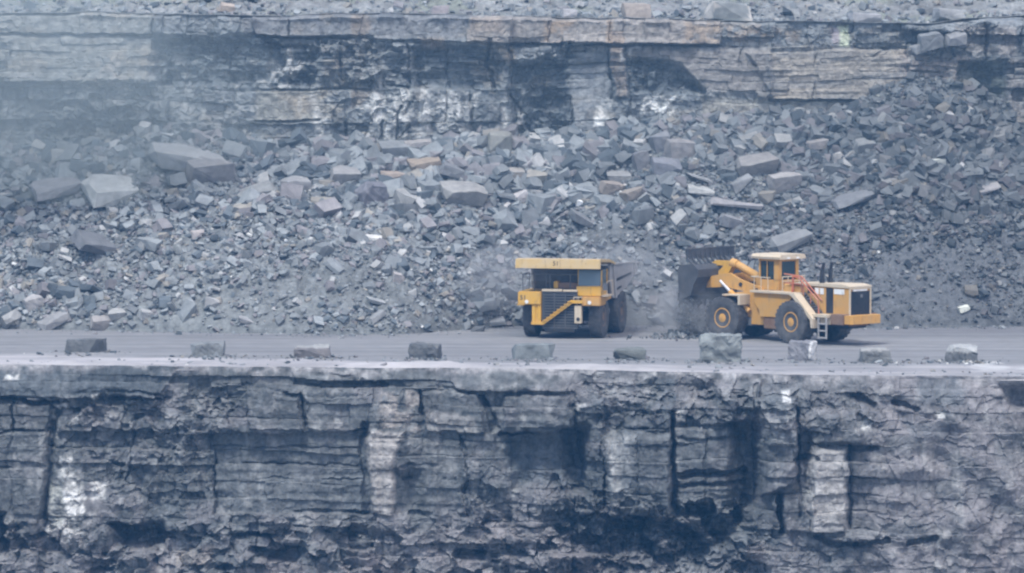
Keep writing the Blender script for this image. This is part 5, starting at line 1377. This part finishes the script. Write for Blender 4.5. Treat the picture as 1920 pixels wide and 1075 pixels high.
    ff = fpart('front_frame', M_ORA, lambda bm: (prism(bm, [(0.35, 0.95), (0.35, 2.6), (0.7, 3.3), (1.5, 3.45), (1.9, 3.0), (3.6, 2.75), (3.9, 2.0), (3.7, 1.0)], -1.02, -0.78, 'x'),
                                                  prism(bm, [(0.35, 0.95), (0.35, 2.6), (0.7, 3.3), (1.5, 3.45), (1.9, 3.0), (3.6, 2.75), (3.9, 2.0), (3.7, 1.0)], 0.78, 1.02, 'x'), bx(bm, -0.78, 0.78, 0.5, 3.6, 1.0, 2.5)))
    mk('front_axle', M_STEEL, ff, lambda bm: (cyl(bm, (-1.3, 2.95, TR), (1.3, 2.95, TR), 0.36), bx(bm, -1.06, 1.06, 1.4, 2.4, 0.85, 1.45, 0.05)))
    fpart('hitch', M_BLACK, lambda bm: (bx(bm, -0.5, 0.5, -0.5, 0.5, 0.8, 2.6, 0.05), cyl(bm, (-0.7, -0.9, 1.4), (-0.8, 0.9, 1.4), 0.12)))
    fpart('front_fender', M_PALE, lambda bm: (bx(bm, -2.1, -1.03, 1.7, 2.95, 2.76, 2.82), bx(bm, -2.1, -1.03, 1.55, 1.72, 2.2, 2.82)))
    fpart('front_fender', M_PALE, lambda bm: (bx(bm, 1.03, 2.1, 1.7, 2.95, 2.76, 2.82), bx(bm, 1.03, 2.1, 1.55, 1.72, 2.2, 2.82)))
    arm = [(0.9, 2.95), (0.95, 3.3), (2.4, 3.72), (3.2, 4.08), (3.75, 4.0), (5.2, 3.72), (6.15, 3.45), (6.15, 3.15), (5.0, 3.1), (3.5, 3.2), (2.2, 3.0)]
    fpart('lift_arm', M_ORA, lambda bm: prism(bm, arm, -1.0, -0.78, 'x'))
    fpart('lift_arm', M_ORA, lambda bm: prism(bm, arm, 0.78, 1.0, 'x'))
    fpart('arm_pivot', M_BLACK, lambda bm: (cyl(bm, (-1.06, 2.3, 3.40), (1.06, 2.3, 3.40), 0.13), cyl(bm, (-1.05, 1.05, 3.1), (1.05, 1.05, 3.1), 0.12)))
    fpart('cross_tube', M_ORA, lambda bm: cyl(bm, (-0.78, 4.1, 3.6), (0.78, 4.1, 3.6), 0.24))
    fpart('tilt_lever', M_YEL, lambda bm: (prism(bm, [(3.55, 4.75), (3.95, 4.78), (4.35, 4.35), (5.15, 3.65), (5.25, 3.30), (4.95, 3.25), (4.0, 3.75), (3.6, 4.4)], -0.24, 0.24, 'x')))
    fpart('tilt_link', M_YEL, lambda bm: (beam(bm, (0, 3.85, 4.62), (0, 5.0, 4.62), 0.34, 0.30), beam(bm, (0, 4.9, 4.62), (0, 6.1, 4.2), 0.3, 0.24)))
    fpart('tilt_cylinder', M_ORA, lambda bm: (cyl(bm, (0, 1.45, 3.75), (0, 3.3, 4.55), 0.25), cyl(bm, (0, 3.3, 4.55), (0, 3.75, 4.66), 0.30), bx(bm, -0.3, 0.3, 1.2, 1.7, 3.0, 3.85, 0.05)))
    for sx in (-1, 1):
        cy_ = fpart('lift_cylinder', M_ORA, lambda bm: cyl(bm, (sx * 1.18, 1.5, 1.75), (sx * 1.18, 3.0, 2.96), 0.17))
        mk('cylinder_rod', M_CHROME, cy_, lambda bm: cyl(bm, (sx * 1.18, 3.0, 2.96), (sx * 1.18, 3.78, 3.58), 0.09))
    # bucket, tipped: back plate up, mouth down and forward
    sec = [(5.25, 4.66), (5.02, 4.40), (5.02, 3.92), (5.30, 3.5), (5.55, 2.75), (6.45, 2.45), (6.58, 4.3), (6.4, 4.62), (5.7, 4.72)]
    bk = bpy.data.objects.new('bucket', None); COL.objects.link(bk); bk.parent = t; bk.matrix_local = FM @ Matrix.Translation((0, -0.40, -0.10))
    mk('side_plate', M_BUCKET, bk, lambda bm: prism(bm, sec, -2.42, -2.32, 'x'))
    mk('side_plate', M_BUCKET, bk, lambda bm: prism(bm, sec, 2.32, 2.42, 'x'))
    def shell(bm):
        op = sec[8:] + sec[:5]
        inner = [(p[0] + (5.9 - p[0]) * 0.1, p[1] + (3.7 - p[1]) * 0.07) for p in op]
        prism(bm, op + inner[::-1], -2.32, 2.32, 'x')
    mk('bucket_shell', M_BUCKET, bk, shell)
    def guard(bm):
        bx(bm, -2.45, 2.45, 5.82, 5.88, 5.02, 5.62)
        bx(bm, -2.48, 2.48, 5.78, 5.92, 5.58, 5.68)
        for xx in np.linspace(-2.4, 2.4, 11): prism(bm, [(5.30, 4.66), (5.5, 4.70), (5.86, 5.05), (5.98, 5.6), (5.82, 5.6), (5.74, 5.1)], float(xx) - 0.05, float(xx) + 0.05, 'x')
    mk('spill_guard', M_BUCKET, bk, guard)
    def lip(bm):
        bx(bm, -2.45, 2.45, 6.42, 6.52, 2.4, 2.9)
        for xx in np.linspace(-2.2, 2.2, 8): prism(bm, [(6.40, 2.6), (6.56, 2.6), (6.56, 2.0), (6.48, 1.95)], float(xx) - 0.1, float(xx) + 0.1, 'x')
    mk('cutting_edge', M_BLACK, bk, lip)
    return t, FM
loader, FM = build_loader()
bpy.context.view_layer.update()

# ------------------------------------------------------------------ stones falling from the tipped bucket
rs = np.random.RandomState(77)
items = []
LW = loader.matrix_world @ FM
for n in range(1500):
    f = rs.rand()
    p = LW @ Vector((-2.36 + abs(rs.normal(0, 0.75)) * (1 if rs.rand() < 0.6 else 0.15), 5.75 + rs.normal(0, 0.25), 0.1 + 3.2 * f))
    s = 0.065 * math.exp(rs.normal(0, 0.5))
    items.append((int(rs.randint(len(PROTO))), s, rotm(*rs.uniform(0, 6, 3)), np.array(p), stone_tone(rs) * 0.8))
for n in range(500):
    a, q = rs.uniform(0, 6.28), abs(rs.normal(0, 1.1))
    p = LW @ Vector((-1.6 + q * 1.5 * math.cos(a), 6.2 + q * math.sin(a), 0))
    s = 0.16 * math.exp(rs.normal(0, 0.5))
    items.append((int(rs.randint(len(PROTO))), s, rotm(*rs.uniform(0, 6, 3)), np.array((p.x, p.y, max(0.04, 0.45 - 0.35 * q + rs.uniform(-0.1, .1)))), stone_tone(rs) * 0.8))
tag(link('falling_debris', rubble_mesh('falling_debris', items), M_ROCK), 'stones and fines dropping from the loader bucket onto a small heap', 'debris', kind='stuff')

# ------------------------------------------------------------------ haze and dust
def vol_mat(name, dens, color, noise=None):
    m = bpy.data.materials.new(name); m.use_nodes = True
    nt = m.node_tree; N, Lk = nt.nodes, nt.links
    N.remove(N['Principled BSDF'])
    vp = N.new('ShaderNodeVolumePrincipled')
    vp.inputs['Color'].default_value = (*color, 1); vp.inputs['Density'].default_value = dens
    vp.inputs['Anisotropy'].default_value = 0.1
    Lk.new(vp.outputs[0], N['Material Output'].inputs['Volume'])
    return m
def build_haze():
    bm = bmesh.new()
    bx(bm, -110, 110, -320, 200, -25, 72)
    me = bpy.data.meshes.new('haze'); bm.to_mesh(me); bm.free()
    o = link('haze', me, vol_mat('haze_air', 0.00037, (0.16, 0.49, 1.0)))
    tag(o, 'thin blue haze filling the air of the quarry', 'haze', kind='stuff')
build_haze()
def dust(name, loc, rad, dens, lab, seed, color=(0.86, 0.87, 0.9)):
    bm = bmesh.new()
    bmesh.ops.create_icosphere(bm, subdivisions=4, radius=1.0)
    for w in bm.verts:
        q = w.co * 1.6
        w.co *= 1 + 0.30 * float(fbm(np.array([q.x + seed + q.z]), np.array([q.y - q.z * 0.7 + seed]), 3, seed)[0])
        w.co = Vector((w.co.x * rad[0], w.co.y * rad[1], w.co.z * rad[2]))
    me = bpy.data.meshes.new(name); bm.to_mesh(me); bm.free()
    for p in me.polygons: p.use_smooth = True
    o = link(name, me, vol_mat(name + '_air', dens, color)); o.location = loc
    tag(o, lab, 'dust', kind='stuff')
    return o
def at_px(u, v, y):
    x, z = P(u, v, y); return (x, y, z)
dust('dust', at_px(60, 170, 14), (14, 5, 8), 0.045, 'pale dust drifting across the upper left cliff', 3, (0.80, 0.92, 0.93))
dust('dust', at_px(150, 260, 12), (9, 4, 5), 0.03, 'pale dust hanging over the left of the rubble bank', 4, (0.80, 0.92, 0.93))
dust('dust', (0, 16, 13), (52, 7, 9), 0.008, 'faint pale dust veiling the whole upper cliff and bank', 9, (0.74, 0.90, 0.97))
q_ = LW @ Vector((-1.5, 5.75, 1.7))
dust('dust', q_, (1.25, 0.8, 2.1), 0.6, 'dark curtain of dust under the tipped loader bucket', 15, (0.52, 0.56, 0.62))
dust('dust', at_px(1300, 585, 0.5), (2.6, 2.0, 2.0), 0.22, 'dust cloud rising round the loader bucket', 5)
dust('dust', at_px(1160, 500, 5.0), (3.2, 2.5, 1.7), 0.07, 'dust hanging behind the truck body', 6)
dust('dust', at_px(940, 520, 6.0), (3.0, 2.0, 2.2), 0.12, 'faint dust drifting beside the truck', 7)
dust('dust', at_px(1235, 590, 4.5), (3.4, 2.0, 1.4), 0.12, 'low dust on the road between truck and loader', 8)
